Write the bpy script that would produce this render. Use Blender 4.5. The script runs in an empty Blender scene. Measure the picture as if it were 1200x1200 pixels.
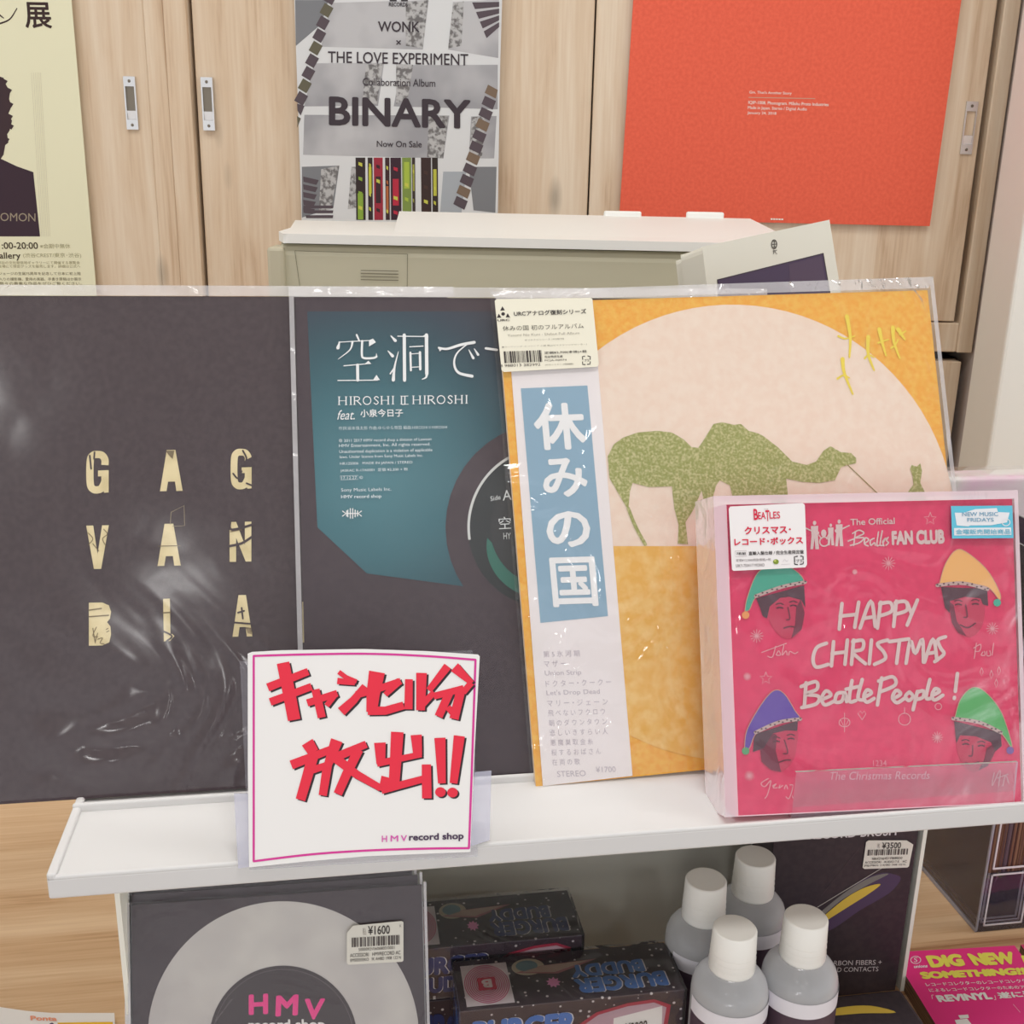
import bpy, math, random
from mathutils import Vector, Matrix
random.seed(7)
PI = math.pi

# ------------------------------------------------------------------ camera, world, lights, exposure
FOC, PITCH, ROLL = 1300.0, math.radians(17), math.radians(1.2)
CAM = Vector((0, 0, 1.5))
R0 = Vector((1, 0, 0)); U0 = Vector((0, math.sin(PITCH), math.cos(PITCH))); F0 = Vector((0, math.cos(PITCH), -math.sin(PITCH)))
XC = R0 * math.cos(ROLL) + U0 * math.sin(ROLL)
YC = -R0 * math.sin(ROLL) + U0 * math.cos(ROLL)
scn = bpy.context.scene
col = scn.collection
cd = bpy.data.cameras.new('camera'); cam = bpy.data.objects.new('camera', cd); col.objects.link(cam)
cd.sensor_width = 36; cd.lens = 36 * FOC / 1200; cd.clip_start = 0.02
m3 = Matrix((XC, YC, -F0)).transposed()
cam.matrix_world = Matrix.Translation(CAM) @ m3.to_4x4()
scn.camera = cam
w = bpy.data.worlds.new('shop_ambience'); scn.world = w; w.use_nodes = True
bg = w.node_tree.nodes['Background']; bg.inputs[1].default_value = 1.55
_n, _l = w.node_tree.nodes, w.node_tree.links
_tc = _n.new('ShaderNodeTexCoord'); _sp = _n.new('ShaderNodeSeparateXYZ'); _ab = _n.new('ShaderNodeMath'); _ab.operation = 'ABSOLUTE'; _cr = _n.new('ShaderNodeValToRGB')
_l.new(_tc.outputs['Generated'], _sp.inputs[0]); _l.new(_sp.outputs['Z'], _ab.inputs[0]); _l.new(_ab.outputs[0], _cr.inputs[0]); _l.new(_cr.outputs[0], bg.inputs[0])
_cr.color_ramp.elements[0].position = 0.05; _cr.color_ramp.elements[0].color = (0.985, 0.985, 1.0, 1)
_cr.color_ramp.elements[1].position = 0.6; _cr.color_ramp.elements[1].color = (0.42, 0.415, 0.43, 1)

def area(name, loc, sx, sy, power, rot=(0, 0, 0), color=(1, 0.99, 0.975)):
    l = bpy.data.lights.new(name, 'AREA'); l.shape = 'RECTANGLE'; l.size = sx; l.size_y = sy; l.energy = power; l.color = color
    o = bpy.data.objects.new(name, l); col.objects.link(o); o.location = loc; o.rotation_euler = rot
    return o
area('ceiling_lamp_light', (0.1, 0.2, 2.66), 0.45, 0.25, 10)
area('ceiling_lamp_light', (-0.9, 0.75, 2.66), 1.1, 0.3, 8)
area('ceiling_lamp_light', (1.0, 0.75, 2.66), 1.1, 0.3, 8)
for _x, _y in ((-0.75, -1.5), (0.55, -1.7), (-0.15, -2.6), (0.9, -2.9)): area('downlight', (_x, _y, 2.68), 0.14, 0.14, 4.5)
scn.view_settings.view_transform = 'Standard'; scn.view_settings.look = 'None'
scn.view_settings.gamma = 1; scn.view_settings.exposure = -0.46; scn.view_settings.use_curve_mapping = False

# ------------------------------------------------------------------ geometry helpers
def ray(px, py):
    return XC * (px - 600) + YC * (600 - py) + F0 * FOC
def level(px, py, z):
    d = ray(px, py); return CAM + d * ((z - CAM.z) / d.z)
class Plane:
    def __init__(s, P, ex, up):
        s.P = Vector(P); s.ex = Vector(ex).normalized(); s.up = Vector(up).normalized(); s.n = s.ex.cross(s.up)
    def at(s, px, py, off=0.0):
        d = ray(px, py); t = (s.P - CAM).dot(s.n) / d.dot(s.n)
        return CAM + d * t + s.n * off
    def uv(s, px, py):
        q = s.at(px, py) - s.P; return q.dot(s.ex), q.dot(s.up)
    def pt(s, u, v, off=0.0):
        return s.P + s.ex * u + s.up * v + s.n * off
YAW = math.radians(9.5)
EX = Vector((math.cos(YAW), math.sin(YAW), 0)); EY = Vector((-math.sin(YAW), math.cos(YAW), 0)); EZ = Vector((0, 0, 1))
def S(x, y, z): return EX * x + EY * y + EZ * z
def lean_plane(y, z, deg, x=0.0):
    a = math.radians(deg); return Plane(S(x, y, z), EX, EZ * math.cos(a) + EY * math.sin(a))
WALL_Y = 1.65
WX, WY = Vector((1, 0, 0)), Vector((0, 1, 0))
def wall_plane(y): return Plane((0, y, 1.5), WX, EZ)

# ------------------------------------------------------------------ materials
K = 0.86
def lin(c): c /= 255.0; return c / 12.92 if c <= 0.04045 else ((c + 0.055) / 1.055) ** 2.4
def rgb(c): return tuple(min(lin(v) / K, 0.9) for v in c) + (1.0,)
_mats = {}
def mat(c, rough=0.55, spec=0.25, metal=0.0, name=None):
    key = (tuple(c), rough, spec, metal)
    if key in _mats: return _mats[key]
    m = bpy.data.materials.new(name or 'print_ink'); m.use_nodes = True
    b = m.node_tree.nodes['Principled BSDF']
    b.inputs['Base Color'].default_value = rgb(c); b.inputs['Roughness'].default_value = rough
    b.inputs['Specular IOR Level'].default_value = spec; b.inputs['Metallic'].default_value = metal
    m.diffuse_color = rgb(c); _mats[key] = m
    return m
def nodes(m): return m.node_tree.nodes, m.node_tree.links
def grain(name, c1, c2, scale, lo=0.4, hi=0.6, rough=0.6, detail=3.0, stretch=(1, 1, 1), spec=0.2):
    m = bpy.data.materials.new(name); m.use_nodes = True; n, l = nodes(m); b = n['Principled BSDF']
    b.inputs['Roughness'].default_value = rough; b.inputs['Specular IOR Level'].default_value = spec
    tc = n.new('ShaderNodeTexCoord'); mp = n.new('ShaderNodeMapping'); mp.inputs['Scale'].default_value = stretch
    no = n.new('ShaderNodeTexNoise'); no.inputs['Scale'].default_value = scale; no.inputs['Detail'].default_value = detail
    cr = n.new('ShaderNodeValToRGB'); cr.color_ramp.elements[0].position = lo; cr.color_ramp.elements[1].position = hi
    cr.color_ramp.elements[0].color = rgb(c1); cr.color_ramp.elements[1].color = rgb(c2)
    l.new(tc.outputs['Object'], mp.inputs[0]); l.new(mp.outputs[0], no.inputs['Vector']); l.new(no.outputs[0], cr.inputs[0]); l.new(cr.outputs[0], b.inputs['Base Color'])
    m.diffuse_color = rgb(c2)
    return m
def wood(name, light, mid, dark, axis, yaw=0.0, board=0.085, knots=1.0):
    """boards running along local axis 'X' or 'Z'; board-to-board tone, streaky grain and a few knots"""
    m = bpy.data.materials.new(name); m.use_nodes = True; n, l = nodes(m); b = n['Principled BSDF']
    b.inputs['Roughness'].default_value = 0.5; b.inputs['Specular IOR Level'].default_value = 0.2
    tc = n.new('ShaderNodeTexCoord'); mp0 = n.new('ShaderNodeMapping'); mp0.vector_type = 'POINT'; mp0.inputs['Rotation'].default_value = (0, 0, -yaw)
    l.new(tc.outputs['Object'], mp0.inputs[0])
    mp = n.new('ShaderNodeMapping'); mp.inputs['Scale'].default_value = (1.2, 14, 14) if axis == 'X' else (14, 14, 1.2)
    l.new(mp0.outputs[0], mp.inputs[0])
    n1 = n.new('ShaderNodeTexNoise'); n1.inputs['Scale'].default_value = 2.2; n1.inputs['Detail'].default_value = 6; n1.inputs['Roughness'].default_value = 0.6; n1.inputs['Distortion'].default_value = 0.6
    l.new(mp.outputs[0], n1.inputs['Vector'])
    mp2 = n.new('ShaderNodeMapping'); mp2.inputs['Scale'].default_value = (7, 240, 240) if axis == 'X' else (160, 160, 5)
    l.new(mp0.outputs[0], mp2.inputs[0])
    n2 = n.new('ShaderNodeTexNoise'); n2.inputs['Scale'].default_value = 1.5; n2.inputs['Detail'].default_value = 3
    l.new(mp2.outputs[0], n2.inputs['Vector'])
    sep = n.new('ShaderNodeSeparateXYZ'); l.new(mp0.outputs[0], sep.inputs[0])
    dv = n.new('ShaderNodeMath'); dv.operation = 'DIVIDE'; dv.inputs[1].default_value = board; l.new(sep.outputs['Y' if axis == 'X' else 'X'], dv.inputs[0])
    fl = n.new('ShaderNodeMath'); fl.operation = 'FLOOR'; l.new(dv.outputs[0], fl.inputs[0])
    wn = n.new('ShaderNodeTexWhiteNoise'); wn.noise_dimensions = '1D'; l.new(fl.outputs[0], wn.inputs['W'])
    add = n.new('ShaderNodeMath'); add.operation = 'MULTIPLY_ADD'; add.inputs[1].default_value = 0.22; l.new(wn.outputs['Value'], add.inputs[0]); l.new(n1.outputs[0], add.inputs[2])
    add2 = n.new('ShaderNodeMath'); add2.operation = 'MULTIPLY_ADD'; add2.inputs[1].default_value = 0.36; l.new(n2.outputs[0], add2.inputs[0]); l.new(add.outputs[0], add2.inputs[2])
    cr = n.new('ShaderNodeValToRGB'); e = cr.color_ramp.elements
    e[0].position = 0.49; e[0].color = rgb(dark); e[1].position = 1.0; e[1].color = rgb(light)
    k = e.new(0.68); k.color = rgb(mid)
    l.new(add2.outputs[0], cr.inputs[0])
    # knots: small dark lens shapes stretched with the grain
    mp3 = n.new('ShaderNodeMapping'); mp3.inputs['Scale'].default_value = (3.2, 9, 9) if axis == 'X' else (9, 9, 3.2)
    l.new(mp0.outputs[0], mp3.inputs[0])
    vo = n.new('ShaderNodeTexVoronoi'); vo.inputs['Scale'].default_value = 1.3; l.new(mp3.outputs[0], vo.inputs['Vector'])
    kr = n.new('ShaderNodeValToRGB'); kr.color_ramp.elements[0].position = 0.03; kr.color_ramp.elements[1].position = 0.14
    kr.color_ramp.elements[0].color = (1 - 0.4 * knots,) * 3 + (1,); kr.color_ramp.elements[1].color = (1, 1, 1, 1)
    l.new(vo.outputs['Distance'], kr.inputs[0])
    mx = n.new('ShaderNodeMix'); mx.data_type = 'RGBA'; mx.blend_type = 'MULTIPLY'; mx.inputs[0].default_value = 1
    l.new(cr.outputs[0], mx.inputs[6]); l.new(kr.outputs[0], mx.inputs[7]); l.new(mx.outputs[2], b.inputs['Base Color'])
    m.diffuse_color = rgb(mid)
    return m
def film(name, haze=0.03, haze_col=(0.9, 0.88, 0.9), rough=0.06, bump=0.25, bscale=18, gloss=1.0, tint=(0.98, 0.98, 0.98)):
    m = bpy.data.materials.new(name); m.use_nodes = True; n, l = nodes(m); n.remove(n['Principled BSDF']); out = n['Material Output']
    tr = n.new('ShaderNodeBsdfTransparent'); tr.inputs[0].default_value = tint + (1,)
    df = n.new('ShaderNodeBsdfDiffuse'); df.inputs[0].default_value = haze_col + (1,)
    gl = n.new('ShaderNodeBsdfGlossy'); gl.inputs['Roughness'].default_value = rough; gl.inputs[0].default_value = (1, 1, 1, 1)
    tc = n.new('ShaderNodeTexCoord'); no = n.new('ShaderNodeTexNoise'); no.inputs['Scale'].default_value = bscale; no.inputs['Detail'].default_value = 2.5; no.inputs['Distortion'].default_value = 1.2
    l.new(tc.outputs['Object'], no.inputs['Vector'])
    bp = n.new('ShaderNodeBump'); bp.inputs['Strength'].default_value = bump; bp.inputs['Distance'].default_value = 0.01; l.new(no.outputs[0], bp.inputs['Height'])
    l.new(bp.outputs[0], gl.inputs['Normal'])
    fr = n.new('ShaderNodeFresnel'); fr.inputs[0].default_value = 1.45; l.new(bp.outputs[0], fr.inputs['Normal'])
    mu = n.new('ShaderNodeMath'); mu.operation = 'MULTIPLY'; mu.inputs[1].default_value = gloss; mu.use_clamp = True; l.new(fr.outputs[0], mu.inputs[0])
    a = n.new('ShaderNodeMixShader'); a.inputs[0].default_value = haze; l.new(tr.outputs[0], a.inputs[1]); l.new(df.outputs[0], a.inputs[2])
    b = n.new('ShaderNodeMixShader'); l.new(mu.outputs[0], b.inputs[0]); l.new(a.outputs[0], b.inputs[1]); l.new(gl.outputs[0], b.inputs[2])
    l.new(b.outputs[0], out.inputs[0]); m.diffuse_color = (0.8, 0.85, 0.9, 0.3)
    return m

# ------------------------------------------------------------------ mesh builder
class MB:
    def __init__(s): s.v = []; s.f = []; s.mi = []; s.mats = []; s.sm = []
    def mid(s, m):
        if m not in s.mats: s.mats.append(m)
        return s.mats.index(m)
    def raw(s, vs, fs, m, smooth=False):
        k = len(s.v); s.v += [Vector(p) for p in vs]; i = s.mid(m)
        for f in fs: s.f.append([k + a for a in f]); s.mi.append(i); s.sm.append(smooth)
    def poly(s, pts, m): s.raw(pts, [list(range(len(pts)))], m)
    def prism(s, pts, d, m, mside=None):
        """front outline pts, pushed along vector d"""
        n = len(pts); d = Vector(d); q = [Vector(p) + d for p in pts]
        s.raw(list(pts) + q, [list(range(n)), list(range(2 * n - 1, n - 1, -1))], m)
        s.raw(list(pts) + q, [[i, n + i, n + (i + 1) % n, (i + 1) % n] for i in range(n)], mside or m)
    def box(s, x0, x1, y0, y1, z0, z1, m, fr=S):
        c = [fr(x, y, z) for z in (z0, z1) for x, y in ((x0, y0), (x1, y0), (x1, y1), (x0, y1))]
        s.raw(c, [[0, 3, 2, 1], [4, 5, 6, 7], [0, 1, 5, 4], [1, 2, 6, 5], [2, 3, 7, 6], [3, 0, 4, 7]], m)
    def lathe(s, c, prof, m, n=28, smooth=True, caps=True, axis=None):
        c = Vector(c); vs = []; ax = Vector(axis or (0, 0, 1)).normalized()
        a = ax.orthogonal().normalized(); b = ax.cross(a)
        for r, z in prof:
            for i in range(n):
                t = 2 * PI * i / n; vs.append(c + a * (r * math.cos(t)) + b * (r * math.sin(t)) + ax * z)
        fs = [[j * n + i, j * n + (i + 1) % n, (j + 1) * n + (i + 1) % n, (j + 1) * n + i] for j in range(len(prof) - 1) for i in range(n)]
        s.raw(vs, fs, m, smooth)
        if caps:
            k = len(s.v) - len(vs); i0 = s.mid(m)
            s.f.append([k + i for i in range(n)][::-1]); s.mi.append(i0); s.sm.append(False)
            s.f.append([k + (len(prof) - 1) * n + i for i in range(n)]); s.mi.append(i0); s.sm.append(False)
    def tube(s, pts, r, m, n=8):
        pts = [Vector(p) for p in pts]; vs = []
        for i, p in enumerate(pts):
            t = (pts[min(i + 1, len(pts) - 1)] - pts[max(i - 1, 0)]).normalized(); a = t.orthogonal().normalized(); b = t.cross(a)
            vs += [p + a * (r * math.cos(2 * PI * k / n)) + b * (r * math.sin(2 * PI * k / n)) for k in range(n)]
        s.raw(vs, [[j * n + i, j * n + (i + 1) % n, (j + 1) * n + (i + 1) % n, (j + 1) * n + i] for j in range(len(pts) - 1) for i in range(n)], m, True)
    def build(s, name, parent=None, base=None, bevel=0.0, segs=2):
        base = Vector(base) if base is not None else (parent_base(parent) if parent else Vector((0, 0, 0)))
        me = bpy.data.meshes.new(name); me.from_pydata([p - base for p in s.v], [], s.f)
        for m in s.mats: me.materials.append(m)
        me.polygons.foreach_set('material_index', s.mi); me.polygons.foreach_set('use_smooth', s.sm); me.update()
        o = bpy.data.objects.new(name, me); col.objects.link(o)
        if parent: o.parent = parent
        else: o.location = base
        o['base'] = tuple(base)
        if bevel:
            b = o.modifiers.new('bevel', 'BEVEL'); b.width = bevel; b.segments = segs; b.limit_method = 'ANGLE'; b.angle_limit = math.radians(40)
        return o
def parent_base(o): return Vector(o['base'])
def thing(name, label, cat, base, group=None):
    o = bpy.data.objects.new(name, None); col.objects.link(o); o.location = base; o.empty_display_size = 0.02
    o['base'] = tuple(base); tag(o, label, cat, group); return o
def tag(o, label, cat, group=None):
    o['label'] = label; o['category'] = cat
    if group: o['group'] = group
    return o
def struct(o): o['kind'] = 'structure'; return o
def clean():
    for o in bpy.data.objects:
        if 'base' in o: del o['base']

# ------------------------------------------------------------------ printing helper: flat ink shapes on a plane
_tc = {}
def text_mesh(s, bold=0.0):
    if (s, bold) in _tc: return _tc[(s, bold)]
    cu = bpy.data.curves.new('t', 'FONT'); cu.body = s; cu.size = 1; cu.resolution_u = 3
    o = bpy.data.objects.new('t', cu); col.objects.link(o)
    dg = bpy.context.evaluated_depsgraph_get(); dg.update()
    me = bpy.data.meshes.new_from_object(o.evaluated_get(dg))
    vs = [(v.co.x, v.co.y) for v in me.vertices]; fs = [list(p.vertices) for p in me.polygons]
    bpy.data.objects.remove(o); bpy.data.curves.remove(cu); bpy.data.meshes.remove(me)
    if not vs: vs, fs = [(0, 0), (1, 0), (1, 1)], []
    ks = [0] * len(vs)
    if bold > 0.003:
        v0, f0 = vs, fs; vs, fs = [], []; ks = []
        for k in range(9):
            r = 0 if k == 8 else bold * 1.25
            fs += [[i + len(vs) for i in f] for f in f0]; ks += [k] * len(v0); vs += [(x + r * math.cos(k * PI / 4), y + r * math.sin(k * PI / 4)) for x, y in v0]
    x0 = min(v[0] for v in vs); x1 = max(v[0] for v in vs); y0 = min(v[1] for v in vs); y1 = max(v[1] for v in vs)
    vs = [((v[0] - x0) / max(x1 - x0, 1e-6), (v[1] - y0) / max(y1 - y0, 1e-6)) for v in vs]
    _tc[(s, bold)] = ([(a, b, k) for (a, b), k in zip(vs, ks)], fs); return _tc[(s, bold)]
def smooth_path(p, k=5):
    if len(p) < 3: return list(p)
    q = [p[0]] + list(p) + [p[-1]]; out = []
    for i in range(1, len(q) - 2):
        a, b, c, d = q[i - 1:i + 3]
        for j in range(k):
            t = j / k
            out.append(tuple(0.5 * (2 * b[n] + (c[n] - a[n]) * t + (2 * a[n] - 5 * b[n] + 4 * c[n] - d[n]) * t * t + (3 * b[n] - a[n] - 3 * c[n] + d[n]) * t ** 3) for n in range(len(b))))
    out.append(p[-1]); return out
STEP = 1.6e-4
class Art:
    def __init__(s, plane, ox=0, oy=0, sc=1.0, slope=0.0, shear=0.0, off=0.0):
        s.pl = plane; s.mb = MB(); s.slope = slope; s.shear = shear; s.off = off; s.frame(ox, oy, sc)
    def frame(s, ox, oy, sc): s.ox, s.oy, s.sc = ox, oy, sc; return s
    def P(s, u, v, L): return s.pl.at(s.ox + u / s.sc, s.oy + v / s.sc, s.off + STEP * L)
    cnt = 0
    def lift(s, L): s.cnt += 1; return L + 0.03 * (s.cnt % 12)
    def poly(s, pts, c, L=1):
        L = s.lift(L); s.mb.poly([s.P(u, v, L) for u, v in pts], c if not isinstance(c, tuple) else mat(c)); return s
    def rect(s, x0, y0, x1, y1, c, L=1): return s.poly(s.quad(x0, y0, x1 - x0, y1 - y0), c, L)
    def quad(s, x, y, w, h, slope=None, shear=None):
        a = s.slope if slope is None else slope; b = s.shear if shear is None else shear
        return [(x, y), (x + w, y + w * a), (x + w + h * b, y + w * a + h), (x + h * b, y + h)]
    def ell(s, cx, cy, rx, ry, c, L=1, n=40, a0=0, a1=2 * PI):
        return s.poly([(cx + rx * math.cos(a0 + (a1 - a0) * i / n), cy + ry * math.sin(a0 + (a1 - a0) * i / n)) for i in range(n + (a1 - a0 < 6.28))], c, L)
    def ring(s, cx, cy, rx, ry, wd, c, L=1, n=48, a0=0, a1=2 * PI):
        vs = []
        for i in range(n + 1):
            t = a0 + (a1 - a0) * i / n
            for k in (-0.5, 0.5): vs.append(s.P(cx + (rx + k * wd) * math.cos(t), cy + (ry + k * wd) * math.sin(t), L))
        s.mb.raw(vs, [[2 * i, 2 * i + 1, 2 * i + 3, 2 * i + 2] for i in range(n)], c if not isinstance(c, tuple) else mat(c)); return s
    def stroke(s, pts, wd, c, L=1, curve=True, w2=None, round_=True):
        """brush stroke; wd at the start, w2 at the end"""
        w2 = wd if w2 is None else w2; L = s.lift(L)
        p = smooth_path(pts) if curve else list(pts); n = len(p); vs = []
        for i, a in enumerate(p):
            b0 = p[max(i - 1, 0)]; b1 = p[min(i + 1, n - 1)]; dx, dy = b1[0] - b0[0], b1[1] - b0[1]; q = math.hypot(dx, dy) or 1
            t = i / max(n - 1, 1); h = 0.5 * (wd + (w2 - wd) * t)
            vs += [s.P(a[0] - dy / q * h, a[1] + dx / q * h, L), s.P(a[0] + dy / q * h, a[1] - dx / q * h, L)]
        m = c if not isinstance(c, tuple) else mat(c)
        s.mb.raw(vs, [[2 * i, 2 * i + 1, 2 * i + 3, 2 * i + 2] for i in range(n - 1)], m)
        if round_:
            for a, r, e in ((p[0], wd / 2, 0.1), (p[-1], w2 / 2, 0.15)):
                if r > 0.2: s.mb.poly([s.P(a[0] + r * math.cos(k * PI / 4), a[1] + r * math.sin(k * PI / 4), L + e) for k in range(8)], m)
        return s
    def lines(s, strokes, wd, c, L=1, **k):
        for st in strokes: s.stroke(st, wd, c, L, **k)
        return s
    def text(s, t, x, y, w, h, c, L=2, bold=0.0, slope=None, shear=None, quad=None, flip=False):
        q = quad or s.quad(x, y, w, h, slope, shear); vs, fs = text_mesh(t, bold); out = []; L = s.lift(L)
        for a, b, k in vs:
            if flip: a, b = 1 - a, 1 - b
            b = 1 - b
            X = (1 - a) * (1 - b) * q[0][0] + a * (1 - b) * q[1][0] + a * b * q[2][0] + (1 - a) * b * q[3][0]
            Y = (1 - a) * (1 - b) * q[0][1] + a * (1 - b) * q[1][1] + a * b * q[2][1] + (1 - a) * b * q[3][1]
            out.append(s.P(X, Y, L + 0.05 * k))
        s.mb.raw(out, fs, c if not isinstance(c, tuple) else mat(c)); return s
    def bars(s, x, y, w, h, c, L=2, n=26, slope=None, shear=None):
        q = s.quad(x, y, w, h, slope, shear); r = random.Random(int(x * 7 + y)); t = 0.0
        while t < 1:
            a = r.choice((0.5, 0.5, 1, 1.5)) / n; b = min(t + a, 1)
            f = lambda k, e: (q[0][0] + (q[1][0] - q[0][0]) * k + (q[3][0] - q[0][0]) * e, q[0][1] + (q[1][1] - q[0][1]) * k + (q[3][1] - q[0][1]) * e)
            s.poly([f(t, 0), f(b, 0), f(b, 1), f(t, 1)], c, L); t = b + r.choice((0.4, 0.6, 1)) / n
        return s
    def build(s, name, parent): return s.mb.build(name, parent)
BLACK = (60, 50, 57); INK = (52, 44, 50); WHITE = (226, 224, 222); CREAM = (216, 200, 158)

# ------------------------------------------------------------------ setting
m_wood_v = wood('light_oak_doors', (220, 205, 184), (206, 184, 158), (182, 154, 126), 'Z', 0.0, 0.13)
m_wood_h = wood('light_oak_counter', (222, 194, 160), (200, 165, 128), (160, 118, 84), 'X', YAW, 0.05, 1.0)
m_gap = mat((70, 52, 48), 0.9, 0.0, name='shadow_gap')
m_wallpink = mat((196, 184, 178), 0.8, 0.1, name='wall_paint'); m_white = mat((212, 211, 210), 0.45, 0.25, name='white_enamel')
m_floor = grain('floor_vinyl', (150, 140, 128), (170, 160, 148), 6)
b = MB(); b.raw([(-4, -1.4, 0), (4, -1.4, 0), (4, 2.2, 0), (-4, 2.2, 0)], [[0, 1, 2, 3]], m_floor); struct(b.build('floor'))
b = MB(); b.box(-4, 4, -3.2, 2.2, 2.7, 2.75, mat((228, 226, 220), 0.9, 0.0), fr=lambda x, y, z: Vector((x, y, z))); struct(b.build('ceiling'))
W3 = lambda x, y, z: Vector((x, y, z))
pw = wall_plane(WALL_Y)
X = lambda px, py=0, p=pw: p.at(px, py).x
b = MB(); b.box(-4, X(1197) + 0.002, 2.06, 2.14, 0, 2.7, m_wallpink, fr=W3); struct(b.build('wall_back'))
b = MB(); b.box(X(1197) + 0.002, 4, WALL_Y - 0.012, 2.14, 0, 2.7, m_wallpink, fr=W3); struct(b.build('wall_right'))
# white column in front of the pinkish wall
pc = wall_plane(1.5)
b = MB(); b.box(pc.at(1186, 350).x, pc.at(1186, 350).x + 0.5, 1.5, 1.6, 0, 2.7, mat((228, 228, 222), 0.7, 0.1), fr=W3); struct(b.build('trim_1', bevel=0.004))

# wall cupboard with sliding doors
zb = pw.at(1130, 413).z
cup = thing('wall_cupboard', 'light oak wall cupboard with tall sliding doors behind the posters', 'cupboard', (0, WALL_Y, zb))
b = MB(); b.box(-1.3, X(1197), WALL_Y + 0.03, 2.05, zb, 2.6, m_gap, fr=W3); b.build('carcass', cup)
def door(x0, x1, yo, name='door', z0=None, z1=2.6, parent=cup, dz=0.045):
    b = MB(); b.box(x0, x1, WALL_Y + yo, WALL_Y + 0.028, z0 if z0 is not None else zb + dz, z1, m_wood_v, fr=W3); return b.build(name, parent, bevel=0.0015)
d1 = door(-1.28, X(166), 0.004)
door(X(166.6), X(190), 0.0, 'stile', zb); door(X(190.8), X(218), -0.004, 'stile', zb)
d2 = door(X(222), X(698), 0.008); d3 = door(X(700), X(1170), 0.002)
door(X(1177), X(1196), -0.004, 'stile', zb)
b = MB(); b.box(X(222), X(1177), WALL_Y + 0.001, WALL_Y + 0.03, zb, zb + 0.043, m_wood_v, fr=W3); b.build('bottom_rail', cup, bevel=0.002)
m_chrome = mat((200, 200, 200), 0.25, 0.5, 0.9, name='satin_chrome'); m_chrd = mat((120, 112, 100), 0.3, 0.5, 0.8, name='chrome_recess')
for (px, py, dr) in ((154, 121, d1), (244, 122, d2), (1135, 150, d3)):
    p = Plane((0, WALL_Y + 0.002, 1.5), WX, EZ).at(px, py); x, z = p.x, p.z; y = WALL_Y + 0.002
    b = MB(); hw, hh = 0.0082, 0.035
    b.box(x - hw, x + hw, y - 0.003, y + 0.004, z + 0.022, z + hh, m_chrome, fr=W3); b.box(x - hw, x + hw, y - 0.003, y + 0.004, z - hh, z - 0.022, m_chrome, fr=W3)
    b.box(x - hw, x - hw + 0.002, y - 0.003, y + 0.004, z - 0.022, z + 0.022, m_chrome, fr=W3); b.box(x + hw - 0.002, x + hw, y - 0.003, y + 0.004, z - 0.022, z + 0.022, m_chrome, fr=W3)
    b.box(x - hw + 0.002, x + hw - 0.002, y + 0.0005, y + 0.004, z - 0.022, z + 0.022, m_chrd, fr=W3)
    b.raw([W3(x - hw + .002, y, z - .022), W3(x + hw - .002, y, z - .022), W3(x + hw - .002, y - .0025, z - .010), W3(x - hw + .002, y - .0025, z - .010)], [[0, 1, 2, 3]], mat((225, 225, 225), 0.2, 0.5, 0.6))
    b.lathe(W3(x, y - 0.003, z + 0.029), [(0.0022, 0), (0.0015, 0.001)], m_chrd, 10, axis=(0, -1, 0)); b.lathe(W3(x, y - 0.003, z - 0.029), [(0.0022, 0), (0.0015, 0.001)], m_chrd, 10, axis=(0, -1, 0))
    b.build('handle', dr, base=parent_base(dr))
zl = pw.at(1130, 424).z
low = thing('base_cupboard', 'lower oak cupboard below the wall cupboard, seen right of the orange album', 'cupboard', (0, WALL_Y, 0))
b = MB(); b.box(-1.3, X(1190), WALL_Y + 0.03, 2.05, 0, zl, m_gap, fr=W3); b.build('carcass', low)
for i in range(3):
    x0 = -1.29 + i * 0.68; x1 = min(x0 + 0.675, X(1186)) if i < 2 else X(1186)
    door(x0, x1, 0.0, 'door', 0.08, zl, low)

# counter
CZ = 0.9
ct = thing('counter', 'pale wood shop counter with horizontal grain under the white display shelf', 'counter', S(0.1, 0.45, 0))
b = MB(); b.box(-1.1, 1.3, 0.42, 1.40, CZ - 0.04, CZ, m_wood_h); b.build('countertop', ct, bevel=0.003)
b = MB(); b.box(-1.05, 1.25, 0.47, 1.36, 0.0, CZ - 0.04, m_wood_h); b.build('counter_front', ct)

# ------------------------------------------------------------------ posters on the doors
def paper(name, label, plane, pts, c, base_px=None):
    pr = plane.at(*pts[-1])
    t = thing(name, label, 'poster', pr, 'posters on the cupboard doors')
    b = MB(); b.prism([plane.at(*p) for p in pts], plane.n * -0.0008, c); b.build('sheet', t)
    return t
pp = wall_plane(WALL_Y - 0.007)
# cream exhibition poster
po = paper('poster', 'cream exhibition poster with a dark suited silhouette on the left door', pp, [(-190, -60), (78.5, -60), (113.5, 348), (-150, 348)], mat((222, 220, 190), 0.45, 0.25))
a = Art(pp, slope=0.018, shear=0.09)
D2 = (58, 42, 40)
a.frame(0, 0, 3.53)
a.lines([[(-10, 55), (15, 75)], [(-8, 100), (40, 80), (70, 35)]], 8, D2, w2=4)
a.text('展', 97, 8, 110, 108, D2, bold=0.014)
hair = [(-60, 296), (15, 322), (25, 350), (42, 380), (38, 410), (48, 440), (35, 470), (50, 500), (40, 540), (30, 555), (35, 590), (22, 600), (15, 640), (0, 662)]
a.poly(hair + [(-280 - u, v) for u, v in hair[::-1]], (62, 46, 50))
for (u, v) in ((20, 335), (38, 372), (44, 430), (42, 480), (46, 520), (28, 575)): a.poly([(u - 10, v - 12), (u + 12, v), (u + 2, v + 16), (u - 12, v + 8)], (62, 46, 50), 2)
a.poly([(0, 655), (70, 688), (138, 712), (166, 978), (-446, 978), (-418, 688), (-350, 688), (-280, 655)], (58, 42, 52))
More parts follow.
